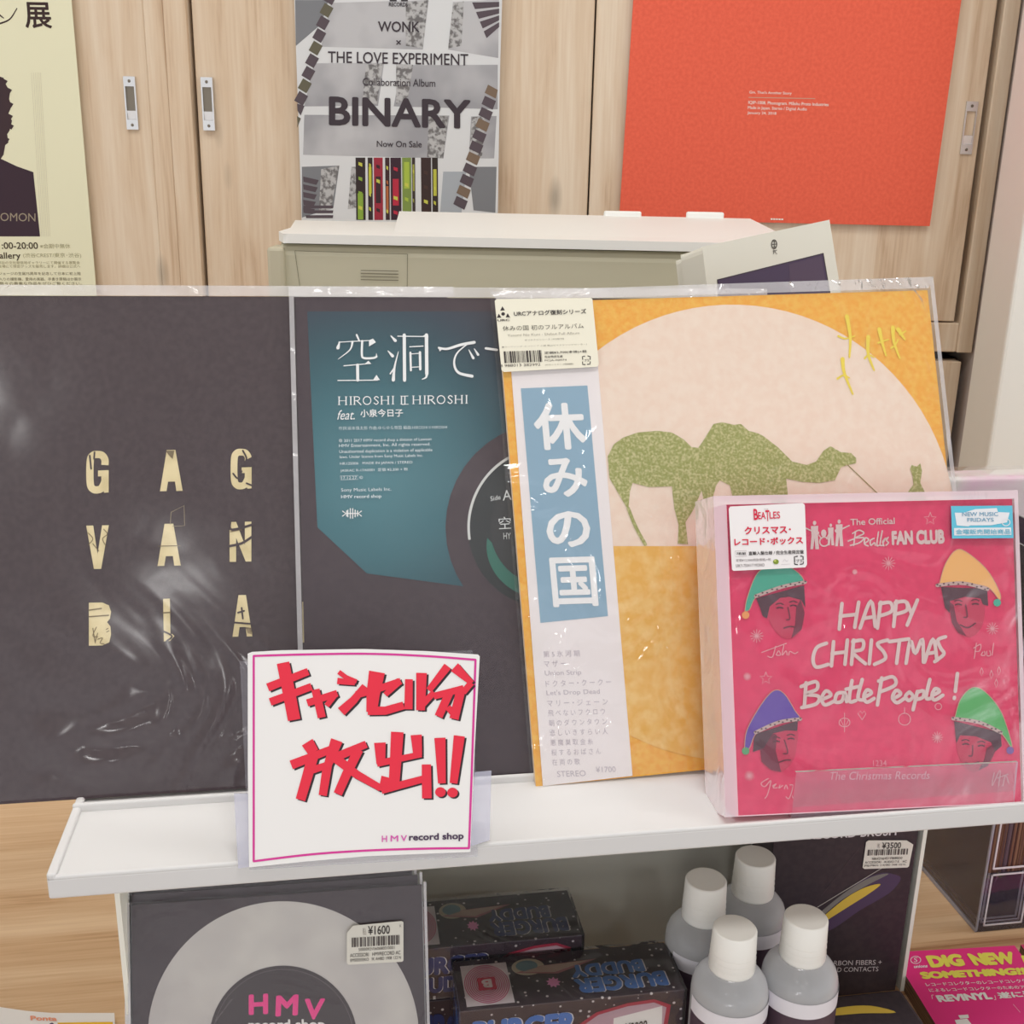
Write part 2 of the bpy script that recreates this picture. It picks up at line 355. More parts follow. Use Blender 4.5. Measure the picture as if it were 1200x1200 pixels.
a.text('OMON', 2, 880, 145, 34, (150, 138, 120), 2, bold=-0.01, shear=0.0)
for k in range(6): a.stroke([(130 + k * 9 - k * k * .3, 300), (172 + k * 7, 978)], 1.2, (196, 190, 168), curve=False, round_=False)
a.text('1:00-20:00', -8, 1002, 164, 28, (70, 60, 45), bold=0.012, slope=0.0); a.text('※会期中無休', 165, 1008, 125, 20, (165, 160, 125), slope=0.0)
a.text('allery', -4, 1044, 88, 34, (70, 60, 45), bold=0.012, slope=0.0); a.text('(渋谷CREST/東京･渋谷)', 95, 1046, 240, 22, (165, 160, 125), slope=0.0)
for i, (t, y) in enumerate((('渋谷の文化発信地ギャラリーにて開催する展覧会', 1080), ('会場にて限定グッズを販売します。詳細は公式へ', 1095), ('ジョージの生誕75周年を記念して日本に初上陸', 1125), ('入りの撮影機、愛用の楽器、手書き原稿ほか展示', 1148), ('数々の貴重な作品をぜひご覧ください。', 1166))):
    a.text(t, -10 + i * 2, y, 340, 13, (150, 142, 105) if i < 2 else (110, 100, 70), slope=0.0)
a.build('print', po)
# grey album poster
po = paper('poster', 'grey album poster with black BINARY lettering and colourful spines', pp, [(343.5, -60), (590, -60), (580.5, 276), (354, 276)], mat((208, 210, 210), 0.4, 0.25))
a = Art(pp, 300, 0, 3.53, slope=0.012, shear=-0.0)
G1 = grain('poster_grey', (150, 150, 154), (182, 182, 184), 9); G2 = (120, 122, 126); G3 = (84, 74, 80); GS = grain('poster_dark_blotch', (110, 108, 108), (176, 176, 176), 140, 0.42, 0.55)
a.poly([(155, -100), (1015, -100), (1000, 905), (190, 905)], (206, 208, 209), 1)
for q in ([(310, 12), (715, 0), (690, 205), (270, 193)], [(815, 8), (1005, 0), (1002, 240), (795, 205)], [(240, 262), (530, 260), (505, 438), (200, 440)], [(600, 270), (1000, 268), (1000, 452), (570, 440)], [(200, 475), (800, 478), (775, 655), (195, 640)], [(890, 482), (995, 480), (985, 655), (880, 655)]): a.poly(q, G1, 2)
for q in ([(620, 10), (712, 0), (690, 200), (620, 190)], [(815, 15), (860, 5), (850, 190), (795, 200)], [(455, 268), (525, 262), (500, 430), (440, 425)], [(580, 265), (650, 268), (630, 400), (580, 430)], [(715, 478), (795, 480), (775, 655), (708, 650)], [(893, 485), (950, 480), (935, 650), (882, 655)], [(270, 700), (345, 685), (310, 865), (260, 880)], [(395, 690), (415, 690), (415, 860), (380, 865)]): a.poly(q, GS, 3)
a.poly([(162, 0), (300, 0), (270, 100), (165, 190)], G2, 2)
a.poly([(190, 690), (345, 685), (320, 860), (190, 900)], G2, 2); a.poly([(775, 710), (870, 710), (850, 880), (760, 900)], (160, 166, 172), 2)
a.poly([(880, 690), (995, 690), (990, 880), (900, 870)], G2, 2)
for k in range(11):   # stacked spines running down both edges
    x, y = 300 - k * 15, -40 + k * 52
    a.poly([(x, y), (x + 36, y + 22), (x + 14, y + 62), (x - 22, y + 40)] if x > 165 else [(170, y), (x + 36, y + 10), (x + 20, y + 50), (172, y + 30)], (96, 92, 76) if k % 3 == 1 else G3, 4)
for k in range(5): a.poly([(878 + k * 16, -30 + k * 40), (1006, -20 + k * 28), (1006, 0 + k * 28), (890 + k * 16, -2 + k * 40)], G3, 4)
for k in range(11):
    x, y = 1000 - k * 13, 350 + k * 46
    a.poly([(x - 40, y), (min(x + 6, 1000), y + 22), (min(x - 8, 998), y + 58), (x - 54, y + 34)], (118, 100, 84) if k % 3 == 0 else G3, 4)
for k in range(5): a.poly([(195, 730 + k * 32), (260 - k * 4, 745 + k * 30), (250 - k * 4, 765 + k * 30), (197, 752 + k * 32)], G3, 4)
for k in range(3): a.poly([(195 + k * 5, 850 + k * 20), (320, 850 + k * 20), (318, 862 + k * 20), (198 + k * 5, 862 + k * 20)], G3, 4)
sx = [(412, 452, (52, 42, 42), (130, 160, 60)), (462, 482, (52, 42, 42), (185, 185, 60)), (487, 524, (150, 45, 60), (60, 40, 45)), (534, 552, (60, 40, 42), (170, 100, 60)), (556, 600, (58, 38, 48), (175, 45, 65)), (604, 642, (120, 140, 70), (160, 180, 70)), (645, 658, (60, 50, 45), (150, 150, 70)), (682, 724, (58, 44, 42), (70, 50, 45)), (728, 752, (52, 44, 40), (180, 180, 70))]
for i, (x0, x1, c1, c2) in enumerate(sx):
    a.poly([(x0, 652), (x1, 652), (x1 + 2, 910), (x0 + 3, 910)], c1, 3); mx = (x0 + x1) / 2; hw = (x1 - x0) * 0.28
    y0 = (800, 690, 730, 770, 740, 670, 680, 870, 700)[i]
    a.poly([(mx - hw, y0), (mx + hw, y0), (mx + hw + 1, min(y0 + 110, 908)), (mx - hw + 1, min(y0 + 110, 908))], c2, 4)
    for k in range(4): a.poly([(mx - hw * .7, 670 + k * 60 + i * 5), (mx + hw * .7, 675 + k * 60 + i * 5), (mx + hw * .7, 690 + k * 60 + i * 5), (mx - hw * .7, 683 + k * 60 + i * 5)], (190, 190, 80) if (i + k) % 3 == 0 else c2, 5)
for (u0, u1) in ((553, 582), (600, 628)): a.poly([(u0, -12), (u1, -12), (u1, 6), (u0, 6)], (60, 55, 60), 6)
a.text('RECORDS', 550, 10, 78, 17, (60, 55, 60), 6, bold=0.02)
TK = (62, 54, 60)
a.text('WONK', 505, 88, 172, 44, TK, 6, bold=0.012); a.text('×', 580, 166, 20, 20, TK, 6, bold=0.01)
a.text('THE LOVE EXPERIMENT', 298, 212, 580, 48, TK, 6, bold=0.006, slope=0.02); a.text('Collaboration Album', 442, 322, 300, 32, TK, 6, bold=0.004, slope=0.02)
a.text('BINARY', 302, 398, 586, 120, TK, 6, bold=0.022, slope=0.026); a.text('Now On Sale', 500, 582, 186, 26, TK, 6, bold=0.006, slope=0.01)
a.build('print', po)
# orange poster
m_or = grain('orange_fabric_print', (217, 92, 70), (225, 101, 77), 220, 0.35, 0.65)
po = paper('poster', 'large plain orange poster with tiny white lettering on the right door', pp, [(746, -60), (1135, -60), (1089.5, 265), (725.5, 257)], m_or)
a = Art(pp, 860, 0, 3.53, slope=0.028, shear=-0.05)
OW = (240, 216, 206)
a.text('Gm. That\'s Another Story', 64, 375, 175, 15, OW, bold=0.01); a.stroke([(62, 403), (335, 408)], 3.5, (196, 150, 130), curve=False)
a.text('IQIP-1008. Phonogram. Māshu Proto Industries', 60, 416, 332, 18, OW, bold=0.012); a.text('Made in Japan. Stereo / Digital Audio', 58, 438, 244, 17, OW, bold=0.008); a.text('January 24, 2018', 56, 460, 120, 15, OW, bold=0.01)
a.text('■■■■■', 152, 903, 52, 6, (250, 225, 215), shear=0.0)
a.build('print', po)

# ------------------------------------------------------------------ cash register
m_reg = mat((190, 186, 164), 0.5, 0.25, name='register_plastic_shaded'); m_regl = mat((234, 233, 224), 0.45, 0.25, name='register_plastic_lit'); m_line = mat((120, 116, 100), 0.8, 0.0, name='panel_seam')  # one plastic in two tones: front shade put into the colour, top kept lit
RY = 1.0
pf = wall_plane(RY)
xl, xr = pf.at(318, 300).x, pf.at(886, 300).x; zt = pf.at(560, 290).z
reg = thing('cash_register', 'beige cash register with ribbed vent behind the record albums', 'cash register', ((xl + xr) / 2, RY, CZ + 0.002))
b = MB()
prof = [(RY, CZ + 0.002), (RY, zt - 0.006), (RY + 0.006, zt), (RY + 0.30, zt + 0.001), (RY + 0.32, zt - 0.004), (RY + 0.32, CZ + 0.002)]
cut = 0.03
xs = [xl + 0.012, xl + 0.012 + cut, xr]
b.prism([W3(xl + 0.008, y, z) for y, z in prof], (xr - xl - 0.008, 0, 0), m_reg)
b.build('housing', reg, bevel=0.004)
b = MB()   # top cover in the brighter lit tone, with chamfered left corner
wb = wall_plane(RY + 0.325); zbk = wb.at(400, 259).z; xbk = wb.at(346, 257).x
outline = [(xl + 0.0, RY + 0.035), (xl + 0.012, RY - 0.004), (xr, RY - 0.004), (xr, RY + 0.325), (xbk, RY + 0.325), (xl - 0.006, RY + 0.12)]
b.prism([W3(x, y, zt + 0.0085 + (zbk - zt - 0.0085) * (y - RY) / 0.325) for x, y in outline], (0, 0, -0.008), m_regl); b.build('top_cover', reg, bevel=0.004, segs=3)
w1_, w2_ = wall_plane(RY + 0.06), wall_plane(RY + 0.26)
ftl, btl, btr = w1_.at(461, 273), w2_.at(468, 247.5), w2_.at(879, 257); ftr = W3(btr.x + 0.004, RY + 0.06, ftl.z)
btr = W3(btr.x, btr.y, btl.z)
b = MB(); b.prism([ftl, ftr, btr, btl], (0, 0, -0.012), m_regl); b.build('printer_lid', reg, bevel=0.004, segs=3)
zr = btl.z
b = MB(); b.box(ftl.x + 0.003, ftr.x - 0.003, RY + 0.058, RY + 0.075, ftl.z - 0.020, ftl.z - 0.006, m_reg, fr=W3); b.build('lid_shaded_front', reg)  # shaded front face of the lid, its shade painted with the darker tone
b = MB(); px0 = pf.at(309, 300).x
b.box(px0 + 0.004, px0 + 0.019, RY - 0.006, RY + 0.03, CZ + 0.01, zt - 0.003, mat((186, 180, 158), 0.5, 0.2), fr=W3); b.build('corner_post', reg, bevel=0.003)
a = Art(pf, 300, 240, 6.667, off=0.001)
a.lines([[(305, 358), (345, 640)], [(305, 358), (1185, 385)], [(1185, 385), (1182, 640)]], 4, m_line, curve=False)
for k in range(4): a.stroke([(822, 512 + k * 24), (1112, 518 + k * 24)], 6, m_line, curve=False)
a.poly([(822, 519), (1112, 525), (1112, 529), (822, 523)], (214, 210, 196), 2)
a.build('vent_panel', reg)
for (pa, pb, py) in ((708, 752, 248), (805, 849, 249)):
    pl_ = wall_plane(RY + 0.255); b = MB(); z1 = pl_.at(pa, py - 1).z
    b.box(pl_.at(pa, py).x, pl_.at(pb, py).x, RY + 0.255, RY + 0.262, zr - 0.004, max(z1, zr + 0.004), m_regl, fr=W3); b.build('paper_guide', reg, bevel=0.002)
# customer display, turned and tilted
dyaw = math.radians(27); dl = math.radians(16)
dex = Vector((math.cos(dyaw), math.sin(dyaw), 0)); dey = Vector((-math.sin(dyaw), math.cos(dyaw), 0)); dup = EZ * math.cos(dl) + dey * math.sin(dl)
pd = Plane(wall_plane(0.84).at(823, 288), dex, dup)
dq = [pd.at(823, 289), pd.at(972, 257.5), pd.at(990, 372), pd.at(838, 420)]
disp = thing('customer_display', 'beige tilted customer display with dark purple screen in front of orange poster', 'display', (dq[2] + dq[3]) / 2)
m_dsp = mat((208, 206, 194), 0.5, 0.25, name='display_plastic')
b = MB(); b.prism(dq, -pd.n * 0.028, m_dsp); b.build('bezel', disp, bevel=0.005, segs=3)
b = MB(); q2 = [pd.at(829, 292), pd.at(967, 262), pd.at(985, 370), pd.at(842, 416)]; b.prism([p - pd.n * 0.029 for p in q2], -pd.n * 0.012, m_dsp); b.build('rear_shell', disp, bevel=0.003)
a = Art(pd, 770, 240, 5.0, slope=-0.22, shear=0.12)
m_scr = mat((74, 62, 84), 0.15, 0.4, name='display_glass')
a.poly([(350, 438), (975, 282), (1008, 480), (1040, 640), (365, 640)], (58, 48, 54), 1); a.poly([(356, 443), (968, 290), (1000, 480), (1032, 640), (372, 640)], m_scr, 2)
a.poly([(770, 350), (960, 300), (990, 480), (780, 520)], mat((82, 68, 86), 0.15, 0.4), 3)
DK = (70, 66, 60)
a.ring(684, 232, 15, 26, 5, DK, 3); a.lines([[(674, 215), (694, 213)], [(672, 233), (697, 231)], [(676, 250), (694, 248)], [(684, 212), (685, 252)]], 4, DK, 3, curve=False)
a.lines([[(676, 272), (690, 268)], [(682, 266), (680, 288)], [(700, 266), (688, 276), (700, 288)]], 3, DK, 3)
a.build('screen', disp)
b = MB(); mid = (dq[2] + dq[3]) / 2 - pd.n * 0.03; b.tube([mid + pd.up * 0.06, Vector((mid.x, mid.y + 0.02, CZ + 0.004))], 0.014, m_reg, 16); b.lathe((mid.x, mid.y + 0.02, CZ + 0.001), [(0.05, 0), (0.05, 0.006), (0.016, 0.012)], m_reg); b.build('stand_pole', disp)

# ------------------------------------------------------------------ white display unit on the counter
SZ = 1.133; YF = 0.543
XL, XR = -0.158, 0.55
xbl = -0.134
pbr = lean_plane(0.655, CZ, 0)
xbr = pbr.uv(1066, 1080)[0]
st = thing('display_stand', 'white two-level shelf unit on the counter carrying the albums', 'display shelf', S(0.1, YF, CZ))
b = MB(); b.box(XL, XR, YF, 0.645, SZ - 0.013, SZ, m_white)
b.box(XL, XL + 0.005, YF, 0.645, SZ - 0.002, SZ + 0.003, m_white); b.box(XL, XR, YF, YF + 0.003, SZ - 0.002, SZ + 0.0015, m_white); b.box(XL, XR, 0.6085, 0.6115, SZ - 0.002, SZ + 0.005, m_white)
b.build('shelf_board', st, bevel=0.002, segs=3)
m_panel = mat((236, 234, 218), 0.6, 0.2, name='panel_white')
b = MB(); b.box(xbl - 0.003, xbl, 0.60, 0.74, CZ, SZ - 0.013, m_panel); b.build('side_panel', st)
b = MB(); b.box(xbr, xbr + 0.003, 0.654, 0.74, CZ, SZ - 0.013, m_panel); b.build('side_panel', st)
b = MB(); b.box(xbl, xbr, 0.735, 0.74, CZ, SZ - 0.013, m_panel); b.build('back_panel', st)
b = MB(); b.box(xbl, xbr, 0.645, 0.735, SZ - 0.02, SZ - 0.013, m_panel); b.build('top_panel', st)
b = MB(); b.box(XL + 0.01, 0.42, 0.74, 0.746, SZ - 0.013, SZ + 0.15, m_panel); b.build('back_rest', st)

# ------------------------------------------------------------------ film materials
m_sleeve = film('polythene_sleeve', 0.02, bump=0.08, bscale=9, rough=0.25, gloss=0.55)
m_sleeve_w = film('polythene_sleeve_wrinkled', 0.015, bump=0.35, bscale=22, rough=0.05, gloss=1.1)
m_seam = film('polythene_seam', 0.42, bump=0.4, bscale=60, rough=0.15, gloss=1.2)
m_acr = film('clear_acrylic', 0.05, (0.8, 0.78, 0.88), rough=0.05, bump=0.05, gloss=0.6, tint=(0.97, 0.97, 0.98)); m_acre = film('acrylic_edge', 0.45, (0.72, 0.72, 0.85), rough=0.1, bump=0.0, gloss=1.0)
def sheet(plane, q, m, n=36, amp=0.0006, off=0.0016, freq=30, parent=None, name='plastic_sleeve', seams=(), seed=0, fold=None):
    """gently rippled clear film over the uv quad q = TL,TR,BR,BL; seams = strips of doubled film as uv quads"""
    from mathutils import noise
    b = MB(); vs = []
    for j in range(n + 1):
        for i in range(n + 1):
            s, t = i / n, j / n
            u = (1 - t) * ((1 - s) * q[0][0] + s * q[1][0]) + t * ((1 - s) * q[3][0] + s * q[2][0]); v = (1 - t) * ((1 - s) * q[0][1] + s * q[1][1]) + t * ((1 - s) * q[3][1] + s * q[2][1])
            d = noise.noise(Vector((u * freq + v * freq * .6, v * freq * .7 - u * 5, seed))) * amp
            if fold:
                g = math.exp(-((u - fold[0]) / fold[2]) ** 2 - ((v - fold[1]) / fold[3]) ** 2) * fold[4]
                d = abs(d) + abs(noise.noise(Vector((u * 62 + 6 * noise.noise(Vector((u * 9, v * 9, 2))), v * 26 + u * 14, seed + 3)))) * amp * g
            vs.append(plane.pt(u, v, off + abs(d) + 0.0001))
    b.raw(vs, [[j * (n + 1) + i, j * (n + 1) + i + 1, (j + 1) * (n + 1) + i + 1, (j + 1) * (n + 1) + i] for j in range(n) for i in range(n)], m, True)
    for qq in seams: b.poly([plane.pt(u, v, off + 0.0004) for u, v in qq], m_seam)
    return b.build(name, parent)
def jacket(plane, q, t, m, parent, name='jacket', mside=None):
    b = MB(); b.prism([plane.pt(*p) for p in q], -plane.n * t, m, mside); return b.build(name, parent, bevel=0.0004)

# ------------------------------------------------------------------ album 1: dark, torn cream letters
LEAN = 22
m_blk = grain('matt_black_card', (70, 60, 64), (76, 66, 69), 300, rough=0.6, spec=0.15)
p1 = lean_plane(0.6195, SZ + 0.002, LEAN)
u0 = p1.uv(241, 650)[0]; vt = p1.uv(170, 347)[1]
q = [(u0 - 0.157, vt), (u0 + 0.157, vt), (u0 + 0.157, 0), (u0 - 0.157, 0)]
al1 = thing('record_album', 'black LP album with torn cream block letters, leftmost on shelf', 'record', p1.pt(u0, 0), 'LP albums leaning on the shelf')
jacket(p1, q, 0.004, m_blk, al1)
a = Art(p1, 0, 320, 3.53)
m_cr = grain('torn_paper', (206, 190, 146), (222, 207, 165), 60)
L1 = [('G', 358, 737, 92, 174), ('A', 662, 733, 94, 170), ('G', 955, 728, 86, 166), ('V', 357, 1045, 94, 180), ('A', 652, 1038, 96, 174), ('N', 950, 1030, 90, 165)]
BLK = {'A': [(0, 1), (.30, 0), (.68, 0), (1, 1), (.72, 1), (.66, .77), (.36, .77), (.29, 1)], 'V': [(0, 0), (.31, 0), (.5, .66), (.70, 0), (1, 0), (.66, 1), (.34, 1)], 'N': [(0, 0), (.30, 0), (.70, .58), (.70, 0), (1, 0), (1, 1), (.74, 1), (.30, .40), (.30, 1), (0, 1)],
       'B': [(0, 0), (.6, 0), (.9, .07), (1, .22), (.95, .38), (.82, .46), (.97, .56), (1, .75), (.92, .93), (.6, 1), (0, 1)]}
def block(ch, x, y, w_, h):
    if ch in BLK: a.poly([(x + w_ * u, y + h * v - u * w_ * .02) for u, v in BLK[ch]], m_cr, 2)
    if ch == 'G': a.stroke([(x + w_ * u, y + h * v) for u, v in ((.83, .33), (.83, .2), (.7, .1), (.5, .08), (.3, .1), (.17, .24), (.17, .76), (.3, .9), (.5, .92), (.68, .88), (.82, .74))], w_ * .33, m_cr, 2, round_=False); a.poly([(x + w_ * u, y + h * v) for u, v in ((.52, .46), (1, .45), (1, .98), (.8, .99), (.67, .85), (.67, .6), (.52, .6))], m_cr, 2)
for g in L1: block(*g)
a.frame(0, 640, 3.53)
for g in (('B', 368, 234, 92, 178), ('A', 962, 203, 82, 172)): block(*g)
a.poly([(675, 218), (703, 217), (706, 392), (678, 394)], m_cr, 2)
JB = m_blk
a.lines([[(368, 265), (420, 258)], [(370, 292), (450, 286)], [(675, 276), (706, 274)]], 5, (120, 104, 76), 4, curve=False)
a.lines([[(385, 340), (395, 400)], [(400, 335), (385, 370), (405, 375)], [(405, 360), (395, 395)], [(405, 385), (425, 380), (415, 400), (432, 405)], [(440, 345), (448, 340)], [(442, 355), (452, 350)]], 3, (110, 92, 66), 4)
a.lines([[(672, 350), (712, 372), (690, 392)], [(958, 315), (1045, 322)], [(985, 275), (1010, 268)], [(1000, 255), (1005, 300)]], 7, JB, 4)
a.poly([(700, 372), (712, 362), (722, 372), (705, 390)], m_cr, 3); a.poly([(1015, 335), (1040, 338), (1045, 365), (1025, 360)], grain('torn_edge', (90, 78, 66), (150, 134, 104), 200), 3)
a.frame(0, 320, 3.53)
a.lines([[(372, 755), (378, 810)], [(392, 742), (390, 770)], [(965, 830), (985, 850), (1000, 820)], [(1005, 735), (1020, 770), (1000, 800)], [(1020, 870), (1045, 880)]], 7, JB, 4)
a.poly([(1020, 772), (1045, 760), (1045, 800), (1012, 800)], JB, 4)
a.lines([[(952, 1030), (960, 1062), (1048, 1040)], [(948, 1130), (1000, 1118), (1045, 1090)]], 10, JB, 4)
a.lines([[(365, 1075), (385, 1100), (365, 1125)], [(430, 1060), (445, 1080), (425, 1100), (440, 1130)], [(385, 1120), (410, 1150)], [(655, 1130), (745, 1128)], [(955, 1070), (1000, 1062)]], 3, (110, 92, 66), 4)
a.poly([(685, 735), (722, 735), (715, 770), (700, 755)], (120, 106, 82), 4)
a.lines([[(705, 1040), (708, 990), (762, 962), (764, 1045), (715, 1048)]], 2.5, (150, 136, 112), 3, curve=False)
a.frame(0, 640, 3.53).poly([(1250, 230), (1262, 228), (1268, 395), (1252, 400)], m_cr, 2)
a.build('lettering', al1)
sq = [(q[0][0] - 0.004, vt + 0.007), (q[1][0] + 0.004, vt + 0.007), (q[1][0] + 0.004, 0.002), (q[0][0] - 0.004, 0.002)]
sheet(p1, sq, film('polythene_sleeve_loose', 0.015, bump=0.05, bscale=9, rough=0.13, gloss=0.85), 120, 0.0007, 0.0008, 15, al1, fold=(u0 - 0.02, 0.02, 0.11, 0.055, 7.0), seams=[[(sq[0][0], vt + 0.0066), (sq[1][0], vt + 0.0066), (sq[1][0], vt), (sq[0][0], vt)]], seed=1)

# ------------------------------------------------------------------ album 2: teal corner and die-cut disc
p2 = lean_plane(0.6135, SZ + 0.002, LEAN)
ul = (p2.uv(343, 345)[0] + p2.uv(360, 760)[0]) / 2; vt = p2.uv(450, 349)[1]
q = [(ul, vt), (ul + 0.312, vt), (ul + 0.312, 0), (ul, 0)]
al2 = thing('record_album', 'black and teal LP album with white Japanese title, between black and camel albums', 'record', p2.pt(ul + 0.156, 0), 'LP albums leaning on the shelf')
m_blk2 = grain('black_card', (66, 56, 62), (72, 62, 67), 300, rough=0.55, spec=0.15)
jacket(p2, q, 0.004, m_blk2, al2)
m_teal = bpy.data.materials.new('teal_gradient_print'); m_teal.use_nodes = True; n_, l_ = nodes(m_teal); bs = n_['Principled BSDF']; bs.inputs['Roughness'].default_value = 0.5; bs.inputs['Specular IOR Level'].default_value = 0.2
tc = n_.new('ShaderNodeTexCoord'); vd = n_.new('ShaderNodeVectorMath'); vd.operation = 'DISTANCE'; vd.inputs[1].default_value = p2.at(432, 560) - parent_base(al2)
cr = n_.new('ShaderNodeValToRGB'); e = cr.color_ramp.elements; e[0].position = 0.0; e[0].color = rgb((74, 122, 132)); e[1].position = 0.150; e[1].color = rgb((60, 52, 60))
for p_, c_ in ((0.05, (60, 104, 114)), (0.085, (48, 82, 92)), (0.115, (52, 64, 76))): k = e.new(p_); k.color = rgb(c_)
l_.new(tc.outputs['Object'], vd.inputs[0]); l_.new(vd.outputs['Value'], cr.inputs[0]); l_.new(cr.outputs[0], bs.inputs['Base Color'])
a = Art(p2, slope=-0.012, shear=0.05)
a.poly([(360, 365), (640, 365), (640, 700), (430, 672), (372, 618)], m_teal, 1)
a.ell(640, 618, 118, 122, m_blk2, 2)
a.ell(640, 618, 92, 94, (44, 48, 50), 3); a.ring(640, 618, 91, 93, 3, (196, 198, 196), 4, a0=PI * 0.95, a1=PI * 1.75)
a.ell(640, 640, 70, 62, (52, 104, 92), 4, a0=PI * .5, a1=PI * 1.05); a.ell(640, 618, 66, 68, (50, 52, 54), 5)
TW = (226, 230, 234)
a.frame(380, 360, 5.0)
for pts, w1, w2 in (([(190, 165), (205, 200)], 12, 9), ([(90, 205), (80, 240)], 6, 20), ([(85, 207), (285, 196)], 5, 5), ([(165, 205), (150, 252), (82, 306)], 13, 3), ([(222, 200), (220, 278), (232, 300), (285, 300), (306, 292)], 13, 12), ([(306, 292), (305, 272)], 10, 2),
                    ([(115, 345), (270, 332)], 6, 5), ([(195, 340), (196, 430)], 17, 17), ([(80, 431), (312, 429)], 6, 6),
                    ([(390, 170), (416, 198)], 6, 18), ([(373, 258), (400, 288)], 6, 18), ([(434, 262), (412, 350), (404, 428)], 3, 20), ([(386, 392), (408, 360)], 8, 8),
                    ([(468, 165), (470, 430)], 19, 19), ([(430, 172), (600, 174)], 6, 6), ([(598, 165), (600, 392)], 20, 20), ([(600, 385), (596, 412), (572, 424)], 18, 4), ([(500, 234), (578, 230)], 6, 7), ([(504, 268), (507, 372)], 12, 12), ([(560, 266), (562, 366)], 14, 14), ([(505, 276), (562, 272)], 5, 5), ([(507, 354), (562, 351)], 5, 5),
                    ([(670, 240), (720, 246), (800, 222), (878, 208)], 12, 18), ([(838, 218), (778, 270), (760, 330), (785, 385), (865, 406)], 6, 18), ([(846, 252), (872, 300)], 5, 16), ([(878, 246), (900, 280)], 5, 15), ([(945, 243), (1010, 252)], 14, 14)):
    a.stroke(pts, w1, TW, 6, w2=w2)
for tri in ([(262, 196), (285, 186), (302, 208), (262, 232)], [(238, 333), (258, 316), (276, 334)], [(284, 430), (306, 398), (326, 429)], [(666, 236), (690, 248), (676, 262)], [(570, 174), (598, 158), (612, 178)]): a.poly(tri, TW, 6)
# roman title with serifs
def serif(a, ch, x, y, w_, h, c, L):
    t, th = 7.0, h * 0.05
    def st(cx, y0=0.0, y1=1.0):
        a.poly([(cx - t / 2, y + h * y0), (cx + t / 2, y + h * y0), (cx + t / 2, y + h * y1), (cx - t / 2, y + h * y1)], c, L)
        for yy in ([0.0] if y0 == 0 else []) + ([1.0] if y1 == 1 else []):
            a.poly([(cx - t * 1.15, y + h * yy - (th if yy else 0)), (cx + t * 1.15, y + h * yy - (th if yy else 0)), (cx + t * 1.15, y + h * yy + (0 if yy else th)), (cx - t * 1.15, y + h * yy + (0 if yy else th))], c, L)
    if ch == 'H': st(x + t); st(x + w_ - t); a.poly([(x + t, y + h * .47), (x + w_ - t, y + h * .47), (x + w_ - t, y + h * .53), (x + t, y + h * .53)], c, L)
    if ch == 'I': st(x + w_ / 2)
    if ch == 'R':
        st(x + t); a.stroke([(x + t, y + th), (x + w_ * .6, y + th * 1.2), (x + w_ * .82, y + h * .26), (x + w_ * .55, y + h * .5), (x + t, y + h * .5)], t * .75, c, L); a.stroke([(x + w_ * .45, y + h * .5), (x + w_ * .98, y + h * .98)], t * .9, c, L)
    if ch == 'O': a.ring(x + w_ / 2, y + h / 2, w_ * .42, h * .46, t * .8, c, L)
    if ch == 'S': a.stroke([(x + w_ * .85, y + h * .2), (x + w_ * .5, y + h * .04), (x + w_ * .18, y + h * .25), (x + w_ * .5, y + h * .48), (x + w_ * .82, y + h * .74), (x + w_ * .5, y + h * .96), (x + w_ * .12, y + h * .8)], t * .8, c, L)
x = 80
for ch, w_ in (('H', 62), ('I', 24), ('R', 52), ('O', 60), ('S', 40), ('H', 60), ('I', 24), (' ', 26), ('I', 19), ('I', 19), (' ', 30), ('H', 60), ('I', 24), ('R', 52), ('O', 60), ('S', 40), ('H', 58), ('I', 24)):
    serif(a, ch, x, 525 - (x - 80) * 0.012, w_ * 0.88, 50, TW, 6); x += w_ * 1.045
a.lines([[(452, 524), (490, 522)], [(454, 572), (492, 570)]], 4, TW, 6, curve=False)
a.text('feat.', 86, 605, 105, 56, TW, 6, shear=-0.25); a.text('小泉今日子', 210, 600, 250, 46, TW, 6, bold=0.012)
a.text('作詞:坂本慎太郎 作曲:ゆらゆら帝国 編曲:HIROSHI II HIROSHI', 84, 700, 634, 22, (190, 204, 208), 6)
for i, (t, x, y, w_, h) in enumerate((('℗ 2011 2017 HMV record shop a division of Lawson', 86, 774, 540, 24), ('HMV Entertainment, Inc. All rights reserved.', 86, 804, 535, 24), ('Unauthorized duplication is a violation of applicable', 88, 838, 544, 24), ('laws. Under licence from Sony Music Labels Inc.', 90, 870, 486, 22), ('HR12S006   MADE IN JAPAN / STEREO', 92, 910, 424, 20), ('JASRAC R-17A0001  定価 ¥2,200 + 税', 94, 948, 394, 22), ('17.12.27  ©', 100, 992, 126, 18), ('Sony Music Labels Inc.', 98, 1062, 294, 26), ('HMV record shop', 98, 1102, 236, 26))):
    a.text(t, x, y, w_, h, (205, 216, 220), 6, bold=0.016 if i == 8 else 0.004, slope=-0.02)
a.lines([[(94, 990), (198, 987), (199, 1010), (95, 1013), (94, 990)]], 2, (205, 216, 220), 6, curve=False)
a.frame(300, 320, 3.53)
for x in (380, 390, 400, 410): a.stroke([(x, 972 + abs(395 - x) * .6), (x, 1018 - abs(395 - x) * .6)], 4, TW, 6, curve=False)
a.lines([[(358, 985), (372, 995), (358, 1006)], [(375, 984), (375, 1006)], [(420, 984), (420, 1006)], [(436, 985), (423, 995), (436, 1006)], [(375, 995), (420, 995)]], 4, TW, 6, curve=False)
